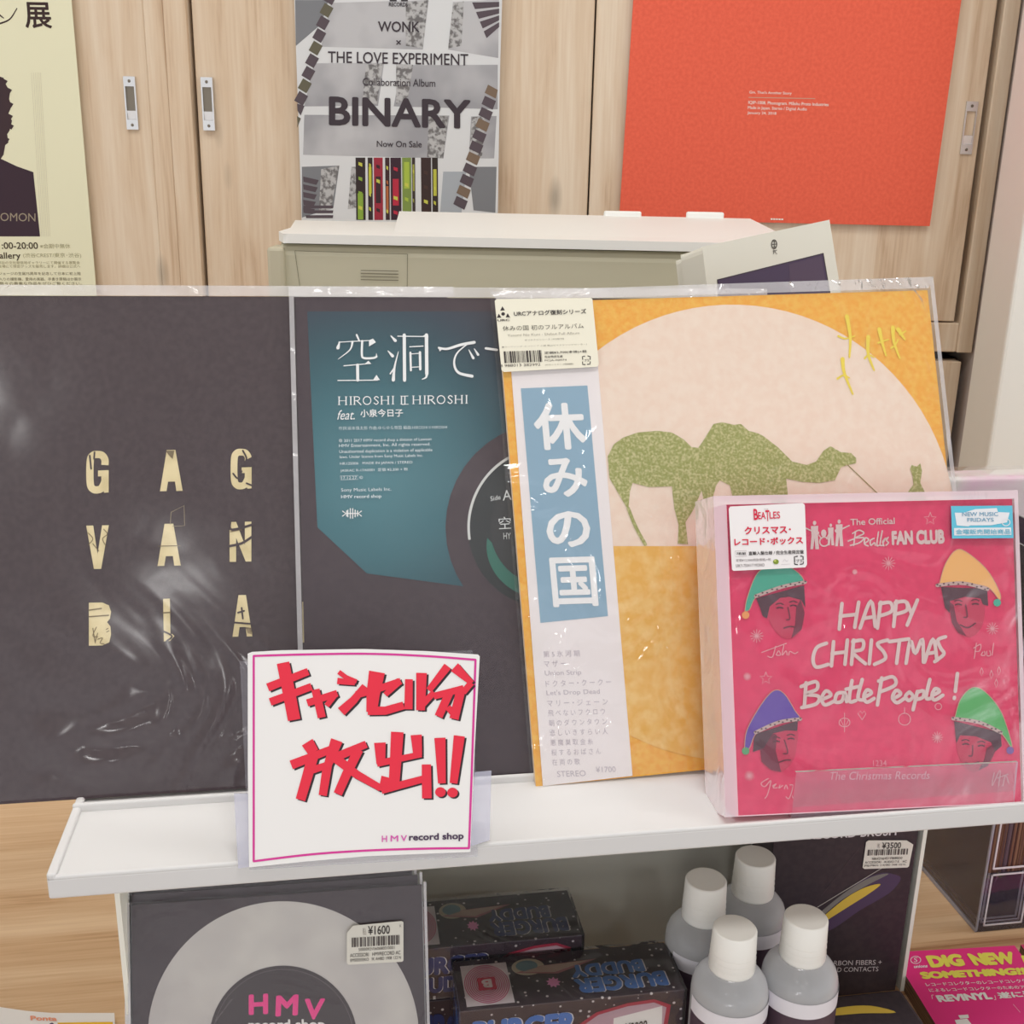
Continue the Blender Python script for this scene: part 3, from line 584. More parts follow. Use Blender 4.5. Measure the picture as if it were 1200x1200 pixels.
a.text('Side', 968, 925, 42, 20, (205, 210, 210), 7, slope=-0.2); a.text('A', 1018, 900, 36, 42, (205, 210, 210), 7, slope=-0.1); a.text('空', 1002, 1010, 50, 50, (205, 210, 210), 7, slope=-0.05); a.text('HY', 1022, 1075, 30, 26, (190, 195, 195), 7)
a.build('cover_print', al2)
sq = [(ul - 0.004, vt + 0.007), (ul + 0.316, vt + 0.007), (ul + 0.316, 0.002), (ul - 0.004, 0.002)]
sheet(p2, sq, m_sleeve, 50, 0.0012, 0.0012, 16, al2, seams=[[(sq[0][0], vt + 0.0066), (sq[1][0], vt + 0.0066), (sq[1][0], vt), (sq[0][0], vt)], [(sq[0][0], vt), (sq[0][0] + 0.003, vt), (sq[0][0] + 0.003, 0.002), (sq[0][0], 0.002)]], seed=2)

# ------------------------------------------------------------------ album 3: camels
p3 = lean_plane(0.6035, SZ + 0.002, LEAN)
TL, TR, BL = p3.uv(583, 355), p3.uv(1087, 340), p3.uv(628, 922)
BR = (BL[0] + TR[0] - TL[0], BL[1] + TR[1] - TL[1])
q = [TL, TR, BR, BL]
al3 = thing('record_album', 'orange LP album with green camels and white paper band', 'record', p3.pt((BL[0] + BR[0]) / 2, min(BL[1], BR[1])), 'LP albums leaning on the shelf')
m_o3 = grain('orange_print', (226, 160, 66), (236, 178, 84), 260, 0.35, 0.65); m_moon = grain('cream_print', (225, 203, 186), (230, 210, 194), 160, 0.35, 0.65); m_sand = grain('mottled_sand_print', (220, 170, 84), (226, 188, 118), 130, 0.38, 0.66)
m_grn = grain('olive_stipple_print', (146, 150, 88), (190, 185, 138), 620, 0.44, 0.66)
jacket(p3, q, 0.0045, m_o3, al3, mside=mat((226, 200, 170)))
a = Art(p3, slope=-0.035, shear=0.085)
CX, CY = 858, 624
hz = [(CX + 262 * math.cos(t), CY + 267 * math.sin(t)) for t in [PI * 2 * i / 90 for i in range(90)]]
clp = lambda p: (max(p[0], 613 + 0.0761 * (p[1] - 356)), p[1])
a.poly([clp(p) for p in hz], m_moon, 1)
ang = [0.06 + (PI - 0.12) * i / 50 for i in range(51)]
a.poly([clp((CX + 262 * math.cos(t), CY + 267 * math.sin(t))) for t in ang], m_sand, 2)
camel = [(712, 535), (719, 521), (730, 513), (747, 507), (770, 505), (787, 507), (801, 515), (810, 524), (818, 525), (823, 518), (836, 497), (846, 495), (860, 498), (868, 497), (877, 505), (888, 508), (894, 511), (911, 524), (928, 541), (945, 545), (956, 541), (965, 528), (973, 523), (985, 530), (997, 531), (1003, 537), (1003, 543), (993, 545), (985, 548), (978, 563), (960, 566), (940, 565), (921, 561), (923, 581), (918, 600), (905, 600), (903, 583), (858, 582), (855, 569), (843, 563), (839, 569), (834, 587), (825, 590), (822, 575), (812, 598), (803, 612), (806, 638), (794, 637), (795, 615), (790, 596), (787, 570), (760, 571), (741, 566), (738, 576), (736, 598), (729, 586), (722, 574), (714, 560)]
a.poly(camel, m_grn, 3)
a.stroke([(736, 596), (745, 618), (756, 638)], 4, m_grn, 3); a.stroke([(993, 545), (1032, 582)], 1.0, (150, 136, 84), 3, curve=False)
a.poly([(1063, 588), (1064, 576), (1070, 568), (1069, 558), (1066, 550), (1068, 545), (1074, 547), (1078, 543), (1080, 552), (1078, 566), (1084, 578), (1085, 588)], m_grn, 3)
YL = (226, 204, 80)
for (p_, c_) in (([(992, 371), (996, 395), (995, 419)], [(982, 394), (990, 397), (1001, 394)]), ([(987, 421), (989, 437), (999, 462)], [(981, 444), (988, 440), (995, 443)]), ([(1017, 395), (1017, 415), (1024, 434)], [(1013, 420), (1018, 416), (1024, 419)]), ([(1030, 386), (1033, 400), (1038, 417)], [(1029, 402), (1034, 400), (1041, 398)]), ([(1046, 384), (1047, 400), (1054, 420)], [(1044, 408), (1049, 404), (1052, 398)]), ([(1052, 386), (1060, 398)], [(1054, 392), (1058, 390), (1061, 388)])):
    a.stroke(p_, 5, YL, 3, w2=2); a.stroke(c_, 2.5, YL, 3, w2=1.5)
a.text('休みの国', 826, 836, 120, 32, (96, 56, 76), 3, bold=0.03)
a.build('cover_print', al3)
ob = [(593, 356), (694, 352), (741, 909), (636, 921)]
b = MB(); b.prism([p3.at(x, y, 0.0006) for x, y in ob], -p3.n * 0.0003, mat((226, 220, 220), 0.5, 0.25)); oo = b.build('paper_band', al3); oo['label'] = 'white paper band with blue title panel'
a = Art(p3, 560, 320, 3.53, slope=-0.03, shear=0.09, off=0.0006)
a.poly([(177, 478), (452, 466), (537, 1419), (258, 1447)], (136, 166, 186), 1)
OB = (232, 230, 230)
a.text('休', 222, 540, 214, 195, OB, 2, bold=0.022); a.text('み', 258, 768, 186, 162, OB, 2, bold=0.022); a.text('の', 275, 988, 182, 150, OB, 2, bold=0.022)
a.frame(580, 640, 3.53); a.text('国', 222, 48, 188, 205, OB, 2, bold=0.016)
for i, (t, w_) in enumerate((('第 5 氷 河 期', 150), ('マ ザ ー', 90), ('Union Strip', 150), ('ド ク タ ー・ク ー ク ー', 270), ("Let's Drop Dead", 220), ('マ リ ー・ジ ェ ー ン', 250), ('飛 べ な い フ ク ロ ウ', 235), ('朝 の ダ ウ ン タ ウ ン', 240), ('悲 し い き す ら い 人', 240), ('悪 魔 巣 取 金 糸', 175), ('桜 す る お ば さ ん', 205), ('在 両 の 歌', 115))):
    a.text(t, 198 + i * 3.3, 434 + i * 40.6, w_, 26, (186, 178, 186), 1, slope=-0.03)
a.text('STEREO', 255, 930, 118, 24, (186, 178, 186), 1); a.text('¥1700', 415, 912, 82, 24, (186, 178, 186), 1)
pb_ = a.build('band_print', oo)
# shop sticker
b = MB(); b.prism([p3.at(x, y, 0.0030) for x, y in [(579, 354), (581, 352), (691, 350.5), (693, 352), (700.5, 428), (698, 431), (590, 437), (587, 435)]], -p3.n * 0.0003, mat((222, 218, 200), 0.5, 0.25)); so = b.build('sticker', al3)
a = Art(p3, 575, 345, 9.23, slope=-0.035, shear=0.085, off=0.0030)
SK = (58, 52, 52)
for tri in ([(118, 142), (96, 190), (146, 186)], [(80, 222), (58, 268), (108, 264)], [(175, 218), (155, 262), (203, 262)]): a.poly(tri, SK)
a.ell(127, 225, 20, 18, SK); a.text('URC', 64, 284, 132, 22, SK, bold=0.02); a.text('URCアナログ復刻シリーズ', 240, 196, 780, 54, SK, bold=0.014)
a.text('休みの国 初のフルアルバム', 120, 356, 870, 54, (100, 96, 88)); a.text('Yasumi No Kuni - Debut Full Album', 172, 444, 775, 26, (160, 156, 145)); a.text('オリジナルリリース 1972年7月', 358, 498, 420, 18, (130, 126, 116)); a.text('●カッティング･エンジニア 小鐵 徹(JVCマスタリングセンター)', 112, 574, 915, 20, (150, 146, 134))
a.bars(132, 630, 405, 125, SK, n=36); a.text('4 988013 382992', 92, 770, 435, 28, (90, 84, 80)); a.text('定価¥3,700(本体)+税', 570, 630, 455, 32, SK, bold=0.008); a.text('完全限定生産', 572, 676, 195, 24, SK, bold=0.008); a.text('PCJA-00074', 574, 718, 235, 24, (90, 84, 80)); a.text('(カセットテープ同梱無)', 578, 766, 305, 18, (90, 84, 80))
a.lines([[(985, 715), (980, 685), (1005, 680)], [(1040, 678), (1066, 684), (1064, 715)], [(1066, 740), (1062, 766), (1035, 768)], [(1010, 770), (984, 768), (983, 742)]], 10, SK, curve=False); a.text('プラ', 1000, 712, 52, 28, SK, bold=0.01)
a.build('sticker_print', so)
sq = [(TL[0] - 0.005, TL[1] + 0.007), (TR[0] + 0.004, TR[1] + 0.009), (BR[0] + 0.004, BR[1] + 0.001), (BL[0] - 0.003, BL[1] + 0.001)]
sheet(p3, sq, m_sleeve_w, 60, 0.0011, 0.0012, 22, al3, seams=[[sq[0], sq[1], (TR[0], TR[1] + .001), (TL[0], TL[1] + .001)], [sq[1], (sq[1][0] - .003, sq[1][1]), (sq[2][0] - .003, sq[2][1]), sq[2]]], seed=3)

# ------------------------------------------------------------------ red box set
pbx = lean_plane(0.551, SZ + 0.0135, LEAN)
B4 = [(848, 591), (1186, 584), (1197, 941), (862, 957)]
Bq = [pbx.uv(*p) for p in B4]
# rest the lower corners on the shelf
bx = thing('record_box', 'red Christmas record box set with elf hats, wrapped in clear film', 'box set', pbx.at(1030, 948))
m_red = grain('red_print', (206, 48, 92), (214, 54, 98), 200, rough=0.5)
b = MB(); b.prism([pbx.pt(*p) for p in Bq], -pbx.n * 0.030, m_red); b.build('carton', bx, bevel=0.0008)
a = Art(pbx, 820, 560, 3.158, slope=-0.02, shear=0.035)
SV = (206, 184, 182)
a.lines([[(525, 465), (515, 560)], [(587, 460), (572, 553)], [(518, 512), (580, 505)], [(592, 556), (632, 455), (648, 550)], [(606, 520), (642, 514)], [(668, 460), (656, 556)], [(664, 466), (704, 462), (708, 494), (660, 512)], [(726, 456), (716, 550)], [(722, 462), (760, 458), (764, 490), (718, 506)], [(766, 462), (782, 502)], [(804, 452), (766, 545)],
         [(468, 612), (432, 628), (418, 670), (430, 700), (474, 690)], [(494, 606), (486, 696)], [(545, 600), (536, 690)], [(488, 650), (540, 644)], [(568, 600), (560, 690)], [(564, 606), (602, 602), (600, 634), (566, 646), (612, 688)], [(634, 600), (626, 688)], [(694, 600), (656, 614), (680, 645), (684, 670), (645, 690)], [(700, 606), (772, 596)], [(738, 600), (727, 686)], [(762, 686), (778, 602), (796, 650), (822, 596), (826, 682)], [(830, 682), (862, 596), (876, 676)], [(842, 650), (873, 645)], [(908, 588), (880, 600), (890, 630), (902, 652), (868, 680)],
         [(392, 758), (386, 846)], [(374, 772), (428, 754), (432, 782), (390, 800), (438, 808), (430, 836), (376, 850)], [(450, 820), (484, 804), (466, 788), (450, 816), (462, 840), (496, 826)], [(536, 795), (508, 798), (500, 828), (524, 826), (536, 795), (542, 828)], [(562, 750), (552, 824), (576, 824)], [(540, 782), (588, 772)], [(600, 746), (584, 812), (602, 822)], [(606, 812), (634, 796), (618, 784), (606, 808), (616, 830), (644, 816)], [(672, 740), (656, 840)], [(660, 752), (712, 736), (722, 766), (666, 792)], [(712, 818), (742, 800), (726, 786), (712, 812), (728, 832), (756, 816)], [(774, 792), (760, 808), (772, 824), (788, 808), (774, 792)], [(804, 790), (788, 858)], [(802, 794), (826, 788), (824, 812), (798, 820)], [(850, 746), (836, 812), (852, 816)], [(858, 806), (886, 790), (870, 780), (858, 804), (868, 822), (898, 804)], [(952, 724), (944, 790)], [(941, 812), (940, 816)]], 13.5, SV, 3)
a.text('The Official', 556, 152, 164, 24, SV, 2, bold=0.012, slope=-0.03); a.text('FAN CLUB', 708, 196, 196, 54, SV, 2, bold=0.05, slope=-0.03)
a.lines([[(575, 200), (568, 250)], [(556, 250), (590, 240), (606, 222), (575, 222), (606, 206), (588, 194), (564, 206)], [(608, 244), (624, 230), (612, 222), (608, 244), (622, 252)], [(644, 224), (630, 232), (632, 250), (645, 240), (648, 250)], [(660, 200), (654, 248), (662, 250)], [(674, 196), (666, 246), (676, 250)], [(678, 238), (688, 222), (676, 236), (680, 252)], [(696, 220), (690, 232), (697, 240), (688, 250)], [(548, 234), (570, 226)]], 5, SV, 3)
a.text('The Christmas Records', 482, 1088, 372, 30, (222, 160, 172), 2, shear=-0.2, slope=-0.01); a.text('1234', 640, 1045, 50, 22, (216, 140, 156), 2)
# silhouettes of a small band
def fig(x, y, h, c, guitar=0):
    a.ell(x, y + h * .07, h * .06, h * .08, c, 2, 14); a.poly([(x - h * .13, y + h * .18), (x + h * .13, y + h * .17), (x + h * .12, y + h * .52), (x + h * .16, y + h), (x + h * .03, y + h), (x, y + h * .62), (x - h * .05, y + h), (x - h * .15, y + h), (x - h * .11, y + h * .52)], c, 2)
    if guitar: a.stroke([(x, y + h * .40), (x + guitar * h * .38, y + h * .22)], 5, c, 2, curve=False); a.ell(x - guitar * h * .04, y + h * .42, h * .13, h * .09, c, 2, 14)
fig(424, 160, 104, SV, -1); fig(515, 155, 98, SV, 1); fig(484, 170, 80, SV); a.ell(458, 205, 10, 14, SV, 2, 14); a.ring(460, 236, 17, 17, 5, SV, 2, 20); a.lines([[(440, 212), (450, 226)], [(476, 210), (468, 226)]], 4, SV, 2)
def hat(pts, c, pom, pc, band, out=(196, 150, 130)):
    a.poly(smooth_path(pts + [pts[0]], 4)[:-1], c, 4); a.stroke(pts + [pts[0]], 2.6, out, 5)
    a.ell(pom[0], pom[1], 14, 14, pc, 5, 18)
    a.stroke(band, 13, (186, 160, 156), 6)
    sp = smooth_path(band, 6)
    for i, (u, v) in enumerate(sp): a.ell(u, v + (3 if i % 2 else -3), 4, 3, (84, 62, 70), 7, 8)
def face(hair, skin, shade, eyes, nose, mouth, sk=(186, 52, 84), dk=(112, 40, 62)):
    a.poly(smooth_path(skin + [skin[0]], 3)[:-1], sk, 2); a.poly(shade, dk, 3); a.poly(hair, (78, 50, 62), 3)
    for (x, y) in eyes: a.stroke([(x - 11, y), (x, y - 3), (x + 11, y)], 5, (84, 36, 54), 4); a.stroke([(x - 14, y - 14), (x, y - 18), (x + 13, y - 13)], 4, (84, 36, 54), 4)
    a.stroke(nose, 5, dk, 4); a.stroke(mouth, 5, (96, 34, 54), 4)
face([(208, 446), (385, 398), (390, 480), (374, 452), (330, 440), (296, 444), (258, 476), (248, 520), (232, 512), (222, 480)], [(250, 470), (300, 436), (376, 446), (386, 500), (376, 560), (338, 594), (296, 584), (258, 530)], [(372, 450), (387, 500), (376, 560), (338, 594), (352, 540), (356, 480)], [(295, 482), (345, 474)], [(325, 480), (332, 520), (320, 525)], [(310, 556), (332, 550), (350, 552)])
hat([(165, 492), (175, 440), (212, 352), (270, 328), (340, 335), (382, 384), (300, 402), (212, 436), (182, 488)], (66, 162, 138), (168, 508), (224, 150, 92), [(205, 438), (300, 404), (388, 386)])
face([(892, 404), (1062, 410), (1066, 474), (1046, 468), (1038, 446), (980, 440), (924, 456), (924, 500), (906, 480)], [(920, 450), (985, 436), (1046, 446), (1054, 500), (1040, 556), (1004, 588), (964, 578), (934, 536)], [(920, 456), (938, 470), (950, 530), (985, 586), (955, 574), (932, 536)], [(955, 470), (1018, 468)], [(982, 470), (988, 512), (976, 516)], [(962, 544), (990, 554), (1018, 538)])
hat([(884, 394), (906, 320), (945, 268), (986, 276), (1060, 340), (1106, 420), (1106, 450), (1062, 404), (975, 392)], (226, 172, 104), (1098, 462), (64, 170, 146), [(876, 398), (970, 390), (1062, 412)])
face([(210, 946), (362, 898), (360, 936), (318, 934), (268, 946), (236, 1000), (196, 1014), (200, 962)], [(222, 1000), (262, 944), (356, 930), (358, 990), (345, 1046), (302, 1088), (262, 1080), (228, 1050)], [(222, 1000), (262, 944), (284, 950), (280, 1010), (300, 1088), (262, 1080), (228, 1050)], [(282, 976), (336, 966)], [(312, 970), (324, 1016), (308, 1020)], [(292, 1052), (316, 1044), (334, 1044)])
hat([(164, 1000), (174, 930), (230, 832), (275, 786), (312, 800), (350, 860), (366, 892), (290, 902), (210, 942), (182, 1000)], (92, 66, 156), (168, 1010), (84, 150, 104), [(204, 942), (290, 904), (370, 892)])
face([(940, 900), (1112, 942), (1116, 992), (1092, 1012), (1076, 978), (1020, 956), (962, 952), (948, 982)], [(954, 955), (1030, 950), (1086, 984), (1086, 1030), (1060, 1066), (1012, 1088), (972, 1060), (950, 1000)], [(1086, 984), (1092, 1012), (1064, 1066), (1030, 1082), (1052, 1040), (1060, 1000)], [(982, 986), (1040, 992)], [(1008, 990), (1006, 1026), (994, 1028)], [(982, 1054), (1006, 1058), (1030, 1050)])
hat([(940, 894), (962, 820), (1006, 776), (1052, 790), (1110, 860), (1146, 960), (1150, 996), (1110, 942), (1040, 906)], (84, 168, 98), (1146, 1008), (112, 80, 150), [(934, 890), (1030, 904), (1112, 942)])
SG = (216, 150, 160)
a.lines([[(228, 646), (320, 612)], [(280, 622), (268, 662), (250, 660)], [(290, 640), (282, 655), (298, 655), (292, 640)], [(310, 620), (304, 656), (318, 640), (322, 656)], [(328, 656), (332, 642), (350, 650), (362, 644)], [(1022, 612), (1014, 668)], [(1012, 630), (1038, 616), (1034, 640), (1016, 642)], [(1046, 644), (1040, 656), (1054, 656), (1052, 642)], [(1060, 642), (1062, 658), (1074, 656), (1072, 640)], [(1086, 612), (1080, 656)], [(252, 1112), (226, 1130), (240, 1142), (262, 1120), (250, 1170), (240, 1186)], [(268, 1140), (282, 1132), (270, 1146), (286, 1146)], [(296, 1136), (292, 1148), (306, 1138)], [(312, 1150), (318, 1136), (324, 1150)], [(332, 1136), (344, 1140), (330, 1185), (318, 1180)], [(1088, 1090), (1080, 1140), (1110, 1080), (1104, 1140)], [(1100, 1110), (1140, 1096)], [(1120, 1140), (1130, 1100), (1142, 1130)]], 3.5, SG, 3)
def spark(x, y, r, n=6):
    for i in range(n): t = PI * i / n; a.stroke([(x - r * math.cos(t), y - r * math.sin(t)), (x + r * math.cos(t), y + r * math.sin(t))], 2.6, SG, 2, curve=False)
for x, y, r in ((698, 316, 24), (210, 585, 24), (175, 735, 14), (183, 1102, 18), (1082, 558, 22), (878, 960, 20), (573, 348, 9)): spark(x, y, r)
def star(x, y, r):
    p = [(x + (r if i % 2 == 0 else r * .42) * math.sin(PI * i / 5), y - (r if i % 2 == 0 else r * .42) * math.cos(PI * i / 5)) for i in range(10)]; a.stroke(p + [p[0]], 2.6, SG, 2, curve=False)
star(852, 152, 24); star(244, 742, 24)
for x, y in ((1042, 718), (1078, 728), (1106, 714), (1096, 760)): a.stroke([(x, y - 16), (x + 6, y), (x, y + 16), (x - 6, y), (x, y - 16)], 2.4, SG, 2, curve=False)
a.ring(757, 893, 22, 22, 3, SG, 2); a.ring(535, 905, 20, 16, 3, SG, 2); a.ring(882, 846, 12, 12, 3, SG, 2, 20); a.lines([[(535, 870), (535, 940)], [(757, 850), (757, 872)], [(600, 895), (584, 872), (594, 862), (600, 872), (608, 862), (614, 874), (600, 895)], [(520, 895), (535, 925), (550, 895)]], 2.6, SG, 2, curve=False)
a.build('cover_print', bx)
b = MB(); f_ = lambda u, v: pbx.at(820 + u / 3.158, 560 + v / 3.158, 0.0036)
b.prism([f_(*p) for p in [(100, 116), (106, 108), (372, 95), (380, 102), (388, 322), (382, 332), (118, 345), (112, 340)]], -pbx.n * 0.0003, mat((226, 222, 222), 0.5, 0.25)); so = b.build('sticker', bx)
a = Art(pbx, 840, 580, 7.5, slope=-0.03, shear=0.05, off=0.0036)
RD = (204, 44, 72)
a.text('THE', 392, 126, 40, 9, (170, 150, 150)); a.text('B', 300, 128, 38, 98, RD, bold=0.02); a.text('EA', 340, 156, 66, 62, RD, bold=0.01); a.text('T', 405, 140, 34, 96, RD, bold=0.01); a.text('LES', 440, 152, 92, 62, RD, bold=0.01)
a.text('クリスマス･', 222, 284, 405, 68, RD, bold=0.026); a.text('レコード･ボックス', 132, 386, 600, 66, RD, bold=0.026)
a.text('7枚組', 152, 506, 82, 26, SK, bold=0.012); a.lines([[(142, 496), (240, 492), (242, 540), (144, 546), (142, 496)]], 3, (180, 170, 170), curve=False); a.text('直輸入盤仕様 / 完全生産限定盤', 258, 500, 482, 34, SK, bold=0.012)
a.text('定価¥12,300(税抜価格)+税', 148, 566, 305, 28, (110, 100, 102)); a.text('UIKY-75041/7 MONO', 146, 612, 250, 26, (110, 100, 102)); a.ell(498, 590, 25, 22, (120, 140, 50), 2); a.ell(490, 582, 10, 8, (190, 200, 110), 3)
a.lines([[(560, 588), (575, 570), (590, 584), (605, 578)], [(545, 614), (620, 610)]], 4, (196, 190, 192))
a.lines([[(662, 590), (660, 548), (686, 542)], [(716, 540), (736, 544), (736, 572)], [(738, 590), (736, 608), (712, 612)], [(686, 614), (664, 612), (662, 602)]], 10, SK, curve=False); a.text('プラ', 674, 568, 54, 30, SK, bold=0.01)
a.build('sticker_print', so)
b = MB(); f_ = lambda u, v: pbx.at(1040 + u / 7.5, 540 + v / 7.5, 0.0036)
b.prism([f_(*p) for p in [(533, 402), (1068, 398), (1078, 682), (542, 686)]], -pbx.n * 0.0003, mat((96, 182, 206), 0.5, 0.25)); so = b.build('sticker', bx); so['label'] = 'small blue sticker in the top right corner'
a = Art(pbx, 1040, 540, 7.5, slope=-0.005, shear=0.03, off=0.0036)
a.poly([(562, 460), (640, 462), (740, 430), (930, 420), (940, 455), (1042, 460), (1020, 545), (880, 570), (700, 572), (680, 580), (580, 572)], (216, 218, 222)); a.poly([(556, 595), (1055, 590), (1058, 655), (558, 660)], (216, 218, 222))
a.text('NEW MUSIC', 625, 456, 315, 36, (120, 160, 184), bold=0.014); a.text('FRIDAYS', 670, 506, 232, 34, (120, 160, 184), bold=0.014); a.text('金曜販売開始商品', 570, 606, 478, 44, (110, 178, 200), bold=0.012)
a.ring(1010, 545, 34, 30, 7, (216, 218, 222), 2)
a.build('sticker_print', so)
# shrink film round the carton: front, left and top flaps with thickness
m_wrap = film('shrink_wrap', 0.03, (0.95, 0.75, 0.85), rough=0.07, bump=0.5, bscale=16, gloss=1.2); m_wrape = film('shrink_wrap_fold', 0.62, (0.95, 0.82, 0.88), rough=0.12, bump=0.25, bscale=50, gloss=0.5)
b = MB(); e1 = 0.007
qf = [(Bq[0][0] - e1, Bq[0][1] + 0.005), (Bq[1][0] + 0.003, Bq[1][1] + 0.005), (Bq[2][0] + 0.003, Bq[2][1] + 0.0005), (Bq[3][0] - e1, Bq[3][1] + 0.0005)]
fr_ = [pbx.pt(*p, 0.0022) for p in qf]; bk = [pbx.pt(*p, -0.033) for p in qf]
inn = [pbx.pt(*p, 0.0022) for p in [(Bq[0][0] + 0.001, Bq[0][1] - .0005), (Bq[1][0], Bq[1][1] - .0005), (Bq[2][0], Bq[2][1] + .001), (Bq[3][0] + .001, Bq[3][1] + .001)]]
b.raw(fr_ + inn + bk, [[0, 1, 5, 4], [1, 2, 6, 5], [2, 3, 7, 6], [3, 0, 4, 7], [0, 8, 9, 1], [1, 9, 10, 2], [3, 11, 8, 0]], m_wrape)
N = 24; vs = []
from mathutils import noise as _nz
for j in range(N + 1):
    for i in range(N + 1):
        s_, t_ = i / N, j / N; p = (inn[0] * (1 - s_) + inn[1] * s_) * (1 - t_) + (inn[3] * (1 - s_) + inn[2] * s_) * t_
        vs.append(p + pbx.n * (abs(_nz.noise(Vector((s_ * 6, t_ * 6, 5)))) * 0.0008 if 0 < i < N and 0 < j < N else 0))
b.raw(vs, [[j * (N + 1) + i, j * (N + 1) + i + 1, (j + 1) * (N + 1) + i + 1, (j + 1) * (N + 1) + i] for j in range(N) for i in range(N)], m_wrap, True)
b.build('shrink_film', bx)
# clear easel with a front lip
pz = lean_plane(0.5455, SZ + 0.001, 8)
ez = thing('display_easel', 'clear acrylic display easel with low front lip holding the red box', 'easel', pz.at(1050, 955))
b = MB(); lq = [pz.at(933, 905), pz.at(1193, 893), pz.at(1188, 948), pz.at(927, 962)]
b.prism(lq, -pz.n * 0.002, m_acr, m_acre); b.build('front_lip', ez)
b = MB(); ua, ub = (pz.at(927, 962)).dot(EX), (pz.at(1188, 948)).dot(EX); b.box(ua, ub, 0.547, 0.600, SZ + 0.0008, SZ + 0.0025, m_acr); b.build('foot', ez)

# ------------------------------------------------------------------ hand-lettered price card in its clear holder
ps = lean_plane(0.5405, SZ + 0.0005, 20)
sg = thing('sign_card', 'white square card with red hand-painted lettering and pink border', 'sign', ps.at(425, 1005))
m_card = mat((228, 226, 224), 0.5, 0.2, name='white_card')
out = [(290 + 0.4, 766), (295, 764), (330, 762), (426, 760.5), (500, 763), (560, 767), (562, 769), (556, 880), (551, 998), (500, 1000), (429, 1003), (360, 1009), (292, 1016), (290.5, 900)]
b = MB(); b.prism([ps.at(*p, 0.0008) for p in out], -ps.n * 0.0008, m_card); b.build('card', sg)
a = Art(ps, 270, 700, 3.53, off=0.0008)
PK = (206, 60, 146); RS = (222, 50, 70)
a.stroke([(97, 242), (300, 236), (560, 233), (800, 242), (1013, 258)], 9, PK, 1); a.stroke([(1013, 258), (1000, 650), (986, 1036)], 9, PK, 1); a.stroke([(986, 1036), (800, 1038), (560, 1046), (330, 1062), (97, 1090)], 9, PK, 1); a.stroke([(97, 1090), (97, 242)], 9, PK, 1, curve=False)
brush = [([(155, 372), (322, 306)], 34, 30), ([(165, 432), (336, 368)], 32, 30), ([(218, 270), (242, 390), (264, 506)], 52, 52),
         ([(318, 436), (442, 396)], 30, 28), ([(436, 396), (398, 448)], 26, 22), ([(352, 380), (378, 496)], 34, 34),
         ([(448, 308), (478, 330), (522, 348)], 20, 18), ([(442, 345), (515, 352)], 26, 22), ([(458, 472), (510, 424), (556, 366)], 40, 26),
         ([(520, 402), (610, 378), (704, 346)], 30, 28), ([(700, 344), (640, 402)], 30, 22), ([(606, 308), (590, 400), (584, 474)], 66, 44), ([(568, 468), (640, 468), (716, 446)], 36, 32),
         ([(738, 338), (736, 462)], 32, 34), ([(790, 312), (786, 466)], 44, 36), ([(778, 458), (842, 392)], 30, 24),
         ([(898, 284), (820, 384)], 34, 26), ([(926, 288), (998, 354)], 44, 22), ([(996, 352), (962, 392)], 26, 26), ([(840, 408), (964, 376)], 28, 28), ([(904, 396), (860, 492)], 34, 34), ([(952, 384), (924, 502)], 38, 38), ([(898, 452), (930, 496)], 26, 20),
         ([(318, 598), (344, 640)], 52, 46), ([(252, 692), (430, 622)], 38, 30), ([(340, 660), (318, 740), (290, 836)], 46, 40), ([(330, 716), (408, 690)], 30, 28), ([(402, 690), (382, 818)], 38, 34), ([(440, 590), (404, 690)], 50, 34), ([(436, 660), (562, 606)], 36, 30), ([(530, 628), (480, 730), (444, 812)], 40, 36), ([(420, 652), (520, 730), (622, 788)], 40, 28),
         ([(690, 556), (684, 660), (676, 776)], 52, 44), ([(618, 600), (622, 688)], 48, 36), ([(606, 686), (790, 648)], 28, 24), ([(768, 568), (774, 652)], 46, 36), ([(646, 742), (630, 800)], 44, 36), ([(624, 796), (826, 742)], 32, 28), ([(810, 690), (812, 830)], 38, 40),
         ([(866, 580), (874, 768)], 46, 32), ([(946, 572), (922, 768)], 46, 32)]
for pts, w1, w2 in brush:
    a.stroke([(u + 8, v + 6) for u, v in pts], w1, INK, 1, w2=w2, round_=False, curve=False); a.stroke(pts, w1, RS, 2, w2=w2, round_=False, curve=False)
for x, y in ((868, 804), (918, 806)): a.ell(x + 7, y + 6, 22, 20, INK, 1, 20); a.ell(x, y, 22, 20, RS, 2, 20)
a.text('H', 626, 984, 22, 26, (206, 90, 170), 2, bold=0.012); a.text('M', 662, 983, 32, 25, (206, 90, 170), 2, bold=0.012); a.text('V', 704, 982, 26, 25, (206, 90, 170), 2, bold=0.012); a.text('record shop', 738, 977, 226, 36, (74, 56, 82), 2, bold=0.024, slope=-0.03)
a.build('lettering', sg)
hd = thing('card_holder', 'clear acrylic holder standing on shelf edge behind the lettered card', 'holder', ps.at(425, 1012, -0.003))
b = MB(); b.prism([ps.at(*p, -0.0012) for p in [(281, 775), (554, 762), (560, 1004), (292, 1020)]], -ps.n * 0.0015, m_acr, m_acre); b.build('back_plate', hd)
m_clip = film('acrylic_clip', 0.35, (0.7, 0.7, 0.85), bump=0.0)
for cq in ([(274, 930), (292, 930), (294, 1016), (279, 1018)], [(556, 905), (576, 903), (574, 985), (551, 992)]):
    b = MB(); b.prism([ps.at(*p, -0.0004) for p in cq], -ps.n * 0.0008, m_clip, m_acre); b.build('clip', hd)
b = MB(); b.box(ps.at(292, 1010).dot(EX), ps.at(555, 995).dot(EX), 0.5445, 0.585, SZ + 0.0008, SZ + 0.002, m_acr); b.build('foot', hd)

